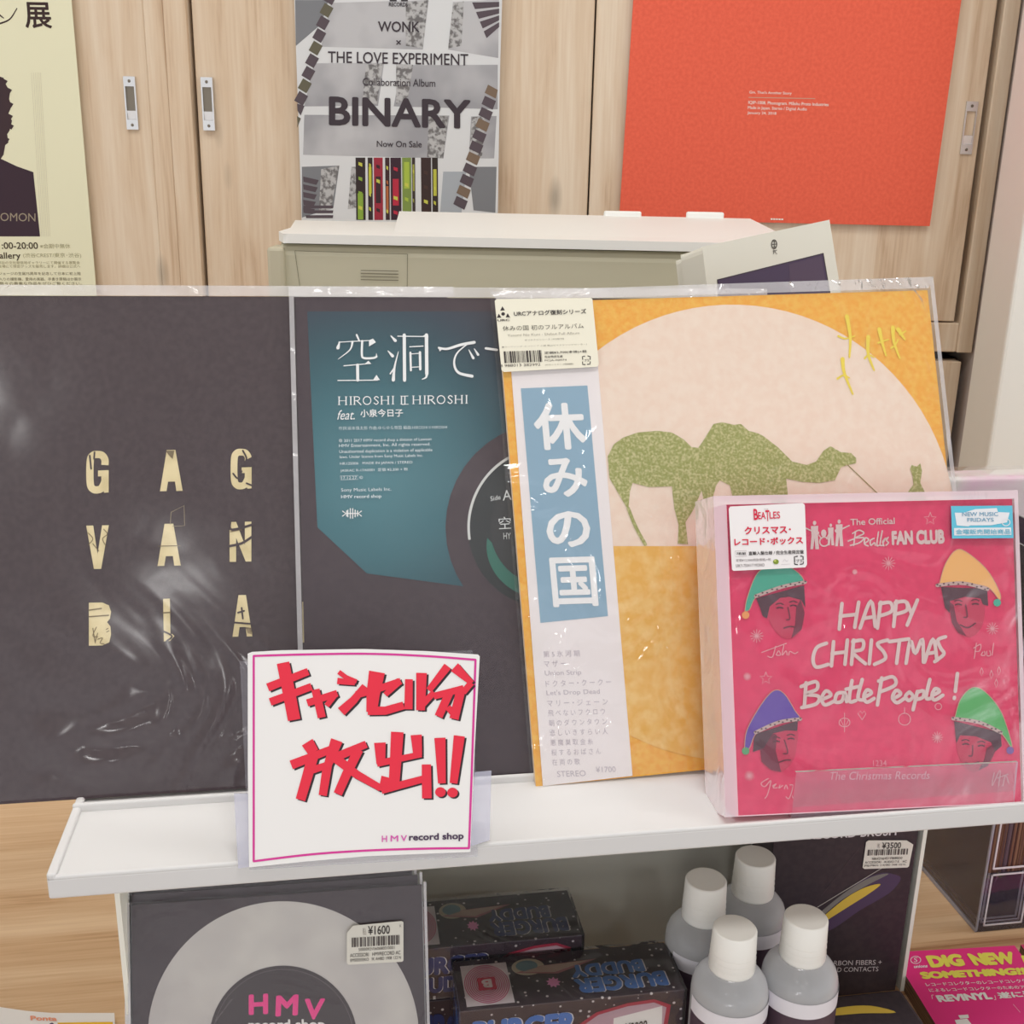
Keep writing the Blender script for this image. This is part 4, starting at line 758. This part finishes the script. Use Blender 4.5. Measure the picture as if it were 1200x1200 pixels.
# ------------------------------------------------------------------ slipmat sleeves under the shelf
LS = 20
pm = lean_plane(0.560, CZ + 0.002, LS)
m_sil = grain('silver_disc_print', (182, 178, 176), (200, 197, 192), 30, 0.3, 0.7)
qs = [pm.uv(154, 1061), pm.uv(494, 1037)]
W = [(qs[0][0], qs[0][1]), (qs[1][0], qs[1][1]), (qs[1][0] - .001, 0.001), (qs[0][0] - .001, 0.001)]
lab = ['silver disc slipmat in clear sleeve with price sticker, frontmost under shelf', 'second slipmat sleeve from the front of the stack under the shelf', 'third slipmat sleeve from the front of the stack under the shelf', 'fourth slipmat sleeve from the front of the stack under the shelf', 'fifth slipmat sleeve from the front of the stack under the shelf', 'rearmost slipmat sleeve of the stack under the shelf']
for k in range(6):
    pk = lean_plane(0.560 + 0.0042 * k, CZ + 0.002, LS) if k else pm
    dx, dz_ = -0.0012 * k + (0.0006 * (k % 2)), 0.0030 * k + 0.0008 * (k % 2)
    Q = [(u + dx - (0.0015 * k if j in (1, 2) else 0), v + (dz_ if j < 2 else 0)) for j, (u, v) in enumerate(W)]
    o = thing('slipmat_sleeve', lab[k], 'slipmat', pk.pt((Q[2][0] + Q[3][0]) / 2, 0), 'slipmat sleeves under the shelf')
    b = MB(); b.prism([pk.pt(u, v) for u, v in Q], -pk.n * 0.0018, m_blk2); b.build('backing_card', o)
    if k == 0:
        a = Art(pk, 140, 1020, 3.333, slope=-0.06, shear=0.02)
        a.ell(640, 652, 530, 532, m_sil, 1, 90); a.ell(640, 665, 290, 294, (62, 52, 56), 2, 60); a.ring(640, 665, 276, 280, 1.6, (110, 100, 104), 3)
        PH = (228, 62, 140)
        a.text('H', 505, 484, 76, 80, PH, 3, bold=0.03, shear=0.0); a.text('M', 612, 488, 88, 82, PH, 3, bold=0.03, shear=-0.04); a.text('V', 724, 500, 80, 82, PH, 3, bold=0.03, shear=-0.08, slope=-0.02); a.text('record shop', 503, 582, 300, 52, WHITE, 3, bold=0.022, slope=-0.01)
        a.text('record shop・record shop', 380, 500, 60, 100, (130, 120, 124), 3, quad=[(372, 585), (436, 500), (443, 505), (380, 590)])
        a.build('disc_print', o)
        b = MB(); f_ = lambda u, v: pk.at(140 + u / 3.333, 1020 + v / 3.333, 0.0032)
        b.prism([f_(*p) for p in [(888, 238), (912, 210), (1100, 192), (1108, 196), (1108, 345), (1104, 350), (896, 362), (888, 356)]], -pk.n * 0.0002, mat((216, 214, 204), 0.5, 0.25)); so = b.build('price_sticker', o)
        a = Art(pk, 280, 900, 4.0, slope=-0.06, shear=0.01, off=0.0032)
        a.text('¥1600', 604, 733, 102, 42, SK, bold=0.008); a.bars(528, 788, 228, 44, (90, 84, 82), n=34); a.text('5000092V060680010001', 560, 836, 168, 14, (90, 84, 82)); a.text('ACCESSORI   HMVRECORD AC', 520, 862, 236, 17, SK); a.text('EMS0203EKO   IK AHBD 1908 122 N', 522, 886, 236, 14, SK); a.text('税込', 580, 742, 16, 34, (150, 144, 138)); a.text('K', 752, 726, 8, 12, (120, 114, 110))
        a.build('sticker_print', so)
    b = MB()
    b.poly([pk.pt(u + du, v + dv, 0.0012) for (u, v), (du, dv) in zip(Q, ((-.0025, .002), (.003, .002), (.003, 0), (-.0025, 0)))], m_sleeve_w)
    b.prism([pk.pt(Q[1][0] + .0012, Q[1][1] + .002, 0.0013), pk.pt(Q[1][0] + .003, Q[1][1] + .002, 0.0013), pk.pt(Q[2][0] + .003, Q[2][1], 0.0013), pk.pt(Q[2][0] + .0012, Q[2][1], 0.0013)], -pk.n * 0.003, m_seam)
    b.prism([pk.pt(Q[0][0] - .0025, Q[0][1] + .002, 0.0013), pk.pt(Q[0][0] - .001, Q[0][1] + .002, 0.0013), pk.pt(Q[3][0] - .001, Q[3][1], 0.0013), pk.pt(Q[3][0] - .0025, Q[3][1], 0.0013)], -pk.n * 0.003, m_seam)
    b.build('plastic_sleeve', o)

# ------------------------------------------------------------------ novelty player boxes
m_star = bpy.data.materials.new('starry_black_print'); m_star.use_nodes = True; n_, l_ = nodes(m_star); bs = n_['Principled BSDF']; bs.inputs['Roughness'].default_value = 0.3; bs.inputs['Specular IOR Level'].default_value = 0.4
tc = n_.new('ShaderNodeTexCoord'); vo = n_.new('ShaderNodeTexVoronoi'); vo.inputs['Scale'].default_value = 170; cr = n_.new('ShaderNodeValToRGB'); cr.color_ramp.elements[0].position = 0.13; cr.color_ramp.elements[0].color = rgb((214, 206, 206)); cr.color_ramp.elements[1].position = 0.19; cr.color_ramp.elements[1].color = rgb((62, 48, 58))
l_.new(tc.outputs['Object'], vo.inputs['Vector']); l_.new(vo.outputs['Distance'], cr.inputs[0]); l_.new(cr.outputs[0], bs.inputs['Base Color'])
BLU = (82, 126, 190); BLD = (60, 66, 116)
def player_box(label, z1, TLp, TRp, BRp, BLp, hgt, blue, price, base_off=0.0):
    pt = Plane((0, 0, z1), EX, EY); pt.n = EZ.copy()
    q = [level(*p, z1) for p in (TLp, TRp, BRp, BLp)]
    # square the outline up to the shelf direction
    x0 = (q[0].dot(EX) + q[3].dot(EX)) / 2; x1 = (q[1].dot(EX) + q[2].dot(EX)) / 2; y0 = (q[2].dot(EY) + q[3].dot(EY)) / 2; y1 = (q[0].dot(EY) + q[1].dot(EY)) / 2
    o = thing('player_box', label, 'box', S((x0 + x1) / 2, (y0 + y1) / 2, z1 - hgt), 'starry black player boxes')
    b = MB(); b.box(x0, x1, y0, y1, z1 - hgt, z1, m_star); b.build('carton', o, bevel=0.0006)
    f = MB(); wd = x1 - x0; dp = y1 - y0
    class TopA(Art):
        def P(s, u, v, L): return S(x0 + wd * u, y1 - dp * v, z1 + STEP * L)
    class FrontA(Art):
        def P(s, u, v, L): return S(x0 + wd * u, y0 - STEP * L, z1 - hgt * v)
    class LeftA(Art):
        def P(s, u, v, L): return S(x0 - STEP * L, y1 - dp * u, z1 - hgt * v)
    a = TopA(None); c = blue
    a.poly([(0.03, 0.12), (0.24, 0.12), (0.24, 0.93), (0.03, 0.93)], (218, 210, 214), 1)
    for k in range(8):
        rx_, ry_ = 0.098 - k * 0.0085, 0.37 - k * 0.032; vs = []
        for q_ in range(41):
            for e_ in (-1, 1): vs.append(a.P(0.135 + (rx_ + e_ * .0020) * math.cos(q_ * PI / 20), 0.525 + (ry_ + e_ * .008) * math.sin(q_ * PI / 20), 2))
        a.mb.raw(vs, [[2 * q_, 2 * q_ + 1, 2 * q_ + 3, 2 * q_ + 2] for q_ in range(40)], mat((196, 84, 130)))
    a.poly([(0.095, 0.40), (0.175, 0.40), (0.175, 0.65), (0.095, 0.65)], (196, 60, 92), 3); a.text('B', 0.112, 0.44, 0.046, 0.17, (226, 214, 216), 4, bold=0.04, flip=True)
    a.ell(0.335, 0.26, 0.075, 0.17, (190, 180, 160), 1); a.ell(0.33, 0.24, 0.05, 0.11, (110, 140, 150), 2); a.poly([(0.27, 0.36), (0.46, 0.45), (0.66, 0.22), (0.40, 0.26)], (170, 110, 116), 1); a.poly([(0.30, 0.36), (0.45, 0.42), (0.62, 0.24), (0.40, 0.27)], (184, 160, 148), 2)
    p = [(0.43 + (0.022 if i % 2 else 0.034) * math.cos(PI * i / 9), 0.62 + (0.07 if i % 2 else 0.11) * math.sin(PI * i / 9)) for i in range(18)]; a.poly(p, (226, 150, 196), 2)
    for dxx, cc, L in ((0.006, (222, 216, 216), 3), (0, c, 4)):
        a.text('BURGER', 0.52 + dxx, 0.60, 0.42, 0.30, cc, L, bold=0.045, flip=True); a.text('BUDDY', 0.52 + dxx, 0.32, 0.34, 0.26, cc, L, bold=0.045, flip=True)
    a.build('top_print', o)
    a = FrontA(None)
    for dxx, cc, L in ((0.006, (222, 216, 216), 3), (0, c, 4)): a.text('BURGER', 0.05 + dxx, 0.16, 0.46, 0.36, cc, L, bold=0.05); a.text('BUDDY', 0.12 + dxx, 0.56, 0.36, 0.32, cc, L, bold=0.05)
    a.poly([(0.50, 0.44), (0.60, 0.22), (0.74, 0.12), (0.86, 0.10), (0.94, 0.22), (0.93, 0.6), (0.6, 0.7)], (176, 50, 76), 2); a.poly([(0.52, 0.46), (0.61, 0.26), (0.74, 0.17), (0.86, 0.15), (0.92, 0.25), (0.91, 0.6), (0.6, 0.66)], (190, 160, 170), 3)
    a.build('front_print', o)
    a = LeftA(None); a.text('BB', 0.15, 0.2, 0.7, 0.6, c, 2, bold=0.05); a.build('end_print', o)
    if price:
        b = MB(); F2 = lambda u, v, d=0.0006: S(x0 + wd * u, y0 - d, z1 - hgt * v)
        b.prism([F2(.68, .34), (F2(.90, .22)), F2(.91, .95), F2(.68, 1.0)], EY * 0.0002, mat((226, 222, 218))); so = b.build('price_sticker', o)
        class StA(FrontA):
            def P(s, u, v, L): return S(x0 + wd * u, y0 - 0.0006 - STEP * L, z1 - hgt * v)
        a = StA(None, slope=-0.25); a.text('¥9000', 0.735, 0.44, 0.10, 0.16, SK, bold=0.006); a.bars(0.715, 0.68, 0.16, 0.15, SK, n=20); a.text('500009 0001', 0.72, 0.86, 0.14, 0.06, SK); a.build('sticker_print', so)
    b = MB(); m_bw = m_sleeve_w; g = 0.0012
    b.box(x0 - g, x1 + g, y0 - g, y1 + g, z1 - hgt + 0.0004, z1 + g, m_bw); b.build('shrink_film', o)
    return x0, x1, y0, y1
fb = player_box('starry black player box with ¥9000 sticker, nearest in front stack', 1.000, (530, 1127), (775, 1104), (806, 1160), (540, 1185), 0.048, BLU, True)
player_box('starry black player box underneath the ¥9000 box', 0.9505, (530, 1127), (775, 1104), (806, 1160), (540, 1185), 0.0495, BLU, False) if False else None
rb = player_box('starry black player box at the back, top of the rear stack', 1.010, (455, 1062), (662, 1041), (684, 1093), (465, 1118), 0.040, BLD, False)
def plain_copy(x0, x1, y0, y1, z0, z1, label):
    o = thing('player_box', label, 'box', S((x0 + x1) / 2, (y0 + y1) / 2, z0), 'starry black player boxes')
    b = MB(); b.box(x0, x1, y0, y1, z0, z1, m_star); b.build('carton', o, bevel=0.0006)
    class FrontA(Art):
        def P(s, u, v, L): return S(x0 + (x1 - x0) * u, y0 - STEP * L, z1 - (z1 - z0) * v)
    a = FrontA(None); a.text('BURGER', 0.05, 0.16, 0.46, 0.36, BLD, 3, bold=0.05); a.text('BUDDY', 0.12, 0.56, 0.36, 0.32, BLD, 3, bold=0.05); a.build('front_print', o)
plain_copy(fb[0] + .002, fb[1] - .001, fb[2] + .001, fb[3], CZ + 0.0005, 0.9495, 'starry black player box directly beneath the ¥9000 box')
plain_copy(rb[0], rb[1] - .002, rb[2] + .001, rb[3], CZ + 0.0005, 0.9675, 'starry black player box at bottom of the rear stack')

# ------------------------------------------------------------------ cleaning-fluid bottles
m_cap = mat((226, 224, 218), 0.4, 0.3, name='white_cap')
m_bot = bpy.data.materials.new('clear_bottle_plastic'); m_bot.use_nodes = True; n_, l_ = nodes(m_bot); bs = n_['Principled BSDF']; bs.inputs['Base Color'].default_value = (0.88, 0.88, 0.9, 1); bs.inputs['Roughness'].default_value = 0.12
trn = n_.new('ShaderNodeBsdfTransparent'); trn.inputs[0].default_value = (0.93, 0.94, 0.97, 1); mxs = n_.new('ShaderNodeMixShader'); lw = n_.new('ShaderNodeLayerWeight'); lw.inputs[0].default_value = 0.35
mr = n_.new('ShaderNodeMapRange'); mr.inputs[3].default_value = 0.36; mr.inputs[4].default_value = 0.75; l_.new(lw.outputs['Facing'], mr.inputs[0]); l_.new(mr.outputs[0], mxs.inputs[0]); l_.new(trn.outputs[0], mxs.inputs[1]); l_.new(bs.outputs[0], mxs.inputs[2]); l_.new(mxs.outputs[0], n_['Material Output'].inputs[0])
m_liq = film('clear_liquid', 0.15, (0.8, 0.82, 0.82), rough=0.02, bump=0.0, gloss=0.8, tint=(0.9, 0.93, 0.93)); m_lab = mat((214, 212, 218), 0.45, 0.25); m_labd = mat((74, 58, 70), 0.45, 0.25)
ZC = 1.051
bl = ['clear fluid bottle with white cap, front left of the four bottles', 'clear fluid bottle with white cap, front one touching the black brush box', 'clear fluid bottle with white cap, back left beside the white panel', 'clear fluid bottle with white cap, rearmost against the black brush box']
for (px, py), lb, rr in (((861.6, 1087), bl[0], 0.5), ((945, 1074), bl[1], 0.1), ((827.6, 1030), bl[2], 0.9), ((885.6, 1003), bl[3], 0.2)):
    c = level(px, py, ZC); c.z = CZ + 0.0005; h = ZC - c.z
    o = thing('fluid_bottle', lb, 'bottle', c, 'cleaning fluid bottles')
    b = MB(); b.lathe(c, [(0.0235, 0.0), (0.0245, 0.003), (0.0245, 0.1035), (0.0240, 0.1085), (0.0225, 0.1130), (0.0195, 0.1170), (0.016, 0.1205), (0.0125, 0.123)], m_bot, 40); b.build('bottle_body', o)
    b = MB(); b.lathe(c, [(0.0225, 0.002), (0.0232, 0.004), (0.0232, 0.104), (0.0001, 0.1042)], m_liq, 40, caps=False); b.build('liquid', o)
    b = MB(); b.lathe(c, [(0.0145, 0.1215), (0.0147, 0.123), (0.0138, h - 0.0012), (0.0128, h), (0.0118, h - 0.0004)], m_cap, 40)
    for k in range(3): b.lathe(c, [(0.0147 - k * .0002, 0.1265 + k * .004), (0.01485 - k * .0002, 0.127 + k * .004), (0.0147 - k * .0002, 0.1275 + k * .004)], m_cap, 40, caps=False)
    b.build('cap', o)
    b = MB(); r = 0.0249; t0 = -PI / 2 - 1.9 + rr; t1 = t0 + 3.4; vs = []; nn = 36
    for i in range(nn + 1):
        t = t0 + (t1 - t0) * i / nn
        for z in (0.012, 0.0925, 0.0925, 0.1035): vs.append(c + Vector((r * math.cos(t), r * math.sin(t), z)))
    b.raw(vs, [[4 * i, 4 * i + 4, 4 * i + 5, 4 * i + 1] for i in range(nn)], m_labd, True); b.raw(vs, [[4 * i + 2, 4 * i + 6, 4 * i + 7, 4 * i + 3] for i in range(nn)], m_lab, True)
    b.build('label_band', o)

# ------------------------------------------------------------------ record brush boxes
pbz = lean_plane(0.655, CZ + 0.001, 0)
xa, xb = pbz.uv(905, 1000)[0], pbz.uv(1066, 1060)[0] - 0.0015
m_bb = grain('black_box_card', (54, 46, 52), (60, 51, 56), 200, rough=0.4, spec=0.3)
ztop = SZ - 0.022
bb = thing('brush_box', 'upright black record brush box with ¥3500 price sticker', 'box', S((xa + xb) / 2, 0.655, CZ), 'record brush boxes')
b = MB(); b.box(xa, xb, 0.655, 0.692, CZ + 0.0005, ztop, m_bb); b.build('carton', bb, bevel=0.0006)
a = Art(pbz, 860, 860, 3.53, slope=-0.05, shear=-0.1)
a.text('RECORD BRUSH', 312, 402, 362, 34, (214, 208, 210), 2, bold=0.012)
m_gold = mat((206, 176, 70), 0.4, 0.4); m_br = mat((120, 118, 112), 0.3, 0.4)
a.poly(smooth_path([(340, 780), (420, 700), (520, 610), (610, 575), (660, 580), (690, 600), (640, 660), (520, 730), (420, 800), (350, 830)], 4), (78, 62, 88), 1)
a.poly(smooth_path([(330, 760), (400, 700), (480, 640), (570, 590), (640, 578), (560, 620), (440, 690), (350, 770)], 4), (120, 116, 112), 2)
a.poly(smooth_path([(330, 790), (390, 735), (470, 672), (545, 632), (606, 620), (560, 658), (470, 715), (380, 772)], 4), m_gold, 3)
a.stroke([(345, 715), (620, 548)], 3, (170, 166, 160), 3, curve=False); a.stroke([(360, 670), (520, 470)], 1.5, (80, 68, 74), 2, curve=False)
a.text('CARBON FIBERS +', 372, 938, 240, 20, (206, 200, 202), 2, slope=-0.02); a.text('GOLD CONTACTS', 372, 966, 226, 19, (206, 200, 202), 2, slope=-0.02)
a.build('box_print', bb)
b = MB(); f_ = lambda u, v: pbz.at(860 + u / 3.53, 860 + v / 3.53, 0.0009)
b.prism([f_(*p) for p in [(545, 445), (555, 438), (712, 438), (740, 455), (722, 545), (715, 550), (538, 556), (530, 550)]], -pbz.n * 0.0002, mat((220, 216, 206), 0.5, 0.25)); so = b.build('price_sticker', bb)
a = Art(pbz, 860, 860, 3.53, slope=-0.03, shear=-0.12, off=0.0009)
a.text('¥3500', 612, 446, 78, 26, SK, bold=0.008); a.bars(552, 476, 168, 24, (90, 84, 82), n=30); a.text('48642N6451Y8680D0', 568, 508, 126, 10, SK); a.text('ACCESSORI   AUDIO-T.E.   AC', 540, 524, 172, 9, SK); a.text('JPSJUMBO2  2 AHBD 1908 123 N', 536, 538, 170, 9, SK); a.text('税', 592, 450, 10, 18, (150, 144, 138))
a.build('sticker_print', so)
lo = level(1070, 1150, 0.955)
y0 = lo.dot(EY) - 0.052; x1 = level(1078, 1190, 0.95).dot(EX)
b2 = thing('brush_box', 'black record brush box lying flat in front of the ¥3500 box', 'box', S(x1 - 0.05, y0, CZ), 'record brush boxes')
b = MB(); b.box(x1 - 0.075, x1, y0, lo.dot(EY), CZ + 0.0005, 0.950, m_bb); b.build('carton', b2, bevel=0.003)
a = Art(Plane(S(0, y0, 0.94), EX, EZ)); a.poly(smooth_path([(940, 1188), (985, 1182), (1030, 1181), (1056, 1187), (1010, 1190), (940, 1194)], 4), m_gold, 2); 
pt_ = Plane(S(0, 0, 0.950), EX, EY); a2 = Art(pt_); a2.poly(smooth_path([(958, 1189), (985, 1181), (1020, 1179), (1050, 1187), (1010, 1188), (975, 1191)], 4), m_gold, 2); a2.build('box_print', b2)

# ------------------------------------------------------------------ CD rack at the right
rx0, ry0 = level(1143, 1093, CZ).dot(EX), level(1143, 1093, CZ).dot(EY)
RW, RD_, RH = 0.046, 0.135, 0.335
rk = thing('cd_rack', 'clear acrylic rack of discs standing on the counter at right edge', 'rack', S(rx0 + RW / 2, ry0, CZ))
m_ac2 = film('rack_acrylic', 0.07, (0.62, 0.56, 0.85), rough=0.03, bump=0.05, gloss=1.6, tint=(0.93, 0.93, 0.97))
def slab(x0, x1, y0, y1, z0, z1, name):
    b = MB(); b.box(x0, x1, y0, y1, z0, z1, m_ac2)
    return b.build(name, rk)
slab(rx0, rx0 + RW, ry0, ry0 + RD_, CZ + .0005, CZ + 0.004, 'bottom_plate'); slab(rx0, rx0 + 0.002, ry0, ry0 + RD_, CZ + 0.004, CZ + RH, 'side_plate'); slab(rx0 + RW - 0.002, rx0 + RW, ry0, ry0 + RD_, CZ + 0.004, CZ + RH, 'side_plate')
slab(rx0 + .002, rx0 + RW - .002, ry0, ry0 + 0.002, CZ + 0.004, CZ + 0.056, 'front_plate'); slab(rx0 + .002, rx0 + RW - .002, ry0 + 0.002, ry0 + RD_, CZ + 0.163, CZ + 0.166, 'divider')
b = MB(); y = ry0 - 0.0005
for (x0, x1, z0, z1) in ((.006, .0072, .006, .056), (.0400, .0412, .006, .056), (.006, .0412, .006, .0072), (.006, .0412, .0548, .056), (.006, .0072, .062, .16), (.006, .0412, .0608, .062)):
    b.box(rx0 + x0, rx0 + x1, y, y + 0.001, CZ + z0, CZ + z1, mat((214, 208, 214), 0.3, 0.4))
b.box(rx0 - 0.0003, rx0 + 0.0012, ry0 - 0.0006, ry0 + 0.001, CZ + 0.002, CZ + RH, m_acre); b.box(rx0 - 0.0006, rx0 + 0.001, ry0, ry0 + RD_, CZ + 0.0005, CZ + 0.004, m_acre)
b.build('edge_strips', rk)
NC = 9; cw = (RW - 0.008) / NC
m_cds = [mat(c, 0.35, 0.35) for c in ((96, 66, 58), (112, 78, 64), (84, 62, 62), (124, 92, 74), (90, 74, 84))]
m_cdw = mat((176, 172, 160), 0.4, 0.3)
for tier, z0 in ((0, CZ + 0.0045), (1, CZ + 0.1665)):
    for k in range(NC):
        x = rx0 + 0.004 + k * cw
        o = thing('cd_case', ('disc case in the lower tier of the clear rack' if tier == 0 else 'disc case in the upper tier of the clear rack') + (', outermost with white back card' if k == 0 else ''), 'disc case', S(x + cw / 2, ry0 + 0.003, z0), 'disc cases in the clear rack')
        b = MB(); b.box(x, x + cw * 0.86, ry0 + 0.003, ry0 + 0.122, z0, z0 + 0.125, m_cds[(k * 3 + tier) % 5]); b.build('case', o, bevel=0.0003)
        b = MB(); b.box(x + cw * .2, x + cw * .62, ry0 + 0.0026, ry0 + 0.0031, z0 + 0.006, z0 + 0.119, m_cds[(k * 2 + 3 + tier) % 5]); b.build('spine', o)
        if k == 0:
            class SA(Art):
                def P(s, u, v, L): return S(x - STEP * L, ry0 + 0.122 - 0.119 * u, z0 + 0.125 * (1 - v))
            a = SA(None); a.poly([(.45, .05), (.97, .05), (.97, .95), (.45, .95)], m_cdw, 1)
            for j in range(6): a.poly([(.52, .12 + j * .13), (.52 + random.uniform(.15, .38), .12 + j * .13), (.8, .15 + j * .13), (.52, .15 + j * .13)], (110, 100, 110), 2)
            a.build('back_card', o)
# pale carton behind the rack
m_pw = grain('pink_wash_print', (232, 196, 212), (232, 224, 220), 14, 0.42, 0.58)
cy = 0.90; pcr = Plane(S(0, cy, 1.2), EX, EZ); xz = pcr.uv(1098, 561); 
cb = thing('gift_carton', 'white carton with pink wash standing behind the red box', 'carton', S(xz[0] + 0.15, cy, CZ))
b = MB(); b.box(xz[0] - 0.06, xz[0] + 0.26, cy, cy + 0.03, CZ + 0.0005, 1.2 + xz[1] , m_pw); b.build('carton', cb, bevel=0.004, segs=3)
b = MB(); b.box(xz[0] - 0.062, xz[0] + 0.262, cy - 0.002, cy + 0.032, CZ + 0.0008, 1.202 + xz[1], m_wrap); b.build('shrink_film', cb)

# ------------------------------------------------------------------ flyers
FZ = 0.914
pfz = Plane(S(0, 0, FZ), EX, EY)
fl = thing('flyer_stack', 'stack of magenta flyers with yellow headline on the counter', 'flyers', level(1150, 1180, CZ), 'piles of magenta flyers')
fq = [(1063, 1115), (1189, 1108), (1306, 1265), (1136, 1265), (1060, 1141)]
m_fly = mat((222, 52, 128), 0.4, 0.25, name='magenta_print'); m_pap = grain('paper_edges', (96, 74, 58), (150, 120, 92), 900, stretch=(0.02, 0.02, 1))
b = MB(); b.prism([level(*p, FZ) for p in fq], (0, 0, -(FZ - CZ - 0.0005)), m_fly, m_pap); b.build('paper_stack', fl)
a = Art(pfz, 1040, 1080, 7.5, slope=-0.05, shear=0.0)
FY = (222, 214, 90)
def ft(t, q, c, bold=0.03): a.text(t, 0, 0, 0, 0, c, 2, bold=bold, quad=q)
ft('DIG', [(328, 302), (640, 284), (690, 394), (385, 410)], FY, 0.06); ft('NEW', [(692, 284), (1092, 266), (1140, 378), (770, 392)], FY, 0.06); ft('MUSIC!', [(1168, 300), (1700, 280), (1760, 390), (1215, 400)], FY, 0.06)
ft('SOMETHING!!', [(272, 446), (1200, 405), (1225, 470), (312, 510)], FY, 0.06)
ft('レコードコレクターのレコードコレクター', [(328, 542), (1260, 505), (1285, 535), (345, 572)], WHITE, 0.012); ft('によるレコードコレクターのためのアート', [(355, 592), (1290, 560), (1312, 588), (375, 622)], WHITE, 0.012)
ft('「', [(385, 648), (405, 646), (412, 680), (392, 684)], WHITE, 0.0); ft('REVINYL', [(418, 652), (895, 622), (930, 686), (455, 712)], WHITE, 0.05); ft('」', [(925, 655), (945, 652), (955, 690), (938, 692)], WHITE, 0.0); ft('遂に登場', [(955, 625), (1390, 600), (1430, 655), (985, 682)], WHITE, 0.035)
a.ring(248, 340, 44, 32, 6, (236, 214, 222), 2); a.text('S', 232, 320, 30, 40, (236, 214, 222), 2); a.text('unions', 232, 386, 120, 26, (236, 220, 226), 2, bold=0.03)
a.poly([(620, 826), (708, 820), (716, 850), (640, 858)], WHITE, 2); a.poly([(590, 868), (700, 856), (735, 900), (740, 960), (630, 960)], WHITE, 2); a.stroke([(1105, 730), (1165, 800)], 5, (236, 160, 190), 2, curve=False)
a.build('headline_print', fl)
f2 = thing('flyer_stack', 'second pile of pinkish flyers cut off by the right edge', 'flyers', level(1230, 1150, CZ), 'piles of magenta flyers')
b = MB(); b.prism([level(*p, FZ - 0.002) for p in [(1196, 1107), (1300, 1102), (1420, 1260), (1312, 1265)]], (0, 0, -(FZ - 0.002 - CZ - 0.0005)), mat((196, 58, 104)), m_pap); b.build('paper_stack', f2)
PZ = 0.906
lf = thing('point_card_leaflets', 'white leaflets with orange lettering at the bottom left of the counter', 'leaflets', level(60, 1200, CZ))
b = MB(); b.prism([level(*p, PZ) for p in [(-60, 1172), (0, 1180), (30, 1184.5), (60, 1187), (134, 1187), (137, 1260), (-60, 1260)]], (0, 0, -(PZ - CZ - 0.0005)), mat((226, 224, 222))); b.build('paper_stack', lf)
a = Art(Plane(S(0, 0, PZ), EX, EY), 0, 1140, 6.667)
a.text('Ponta', 236, 338, 208, 36, (226, 150, 120), 2, bold=0.03, slope=0.03, shear=0.1); a.poly([(450, 392), (880, 386), (884, 520), (470, 520)], (226, 180, 50), 2); a.ell(405, 420, 22, 26, (80, 66, 96), 3)
a.build('leaflet_print', lf)
clean()
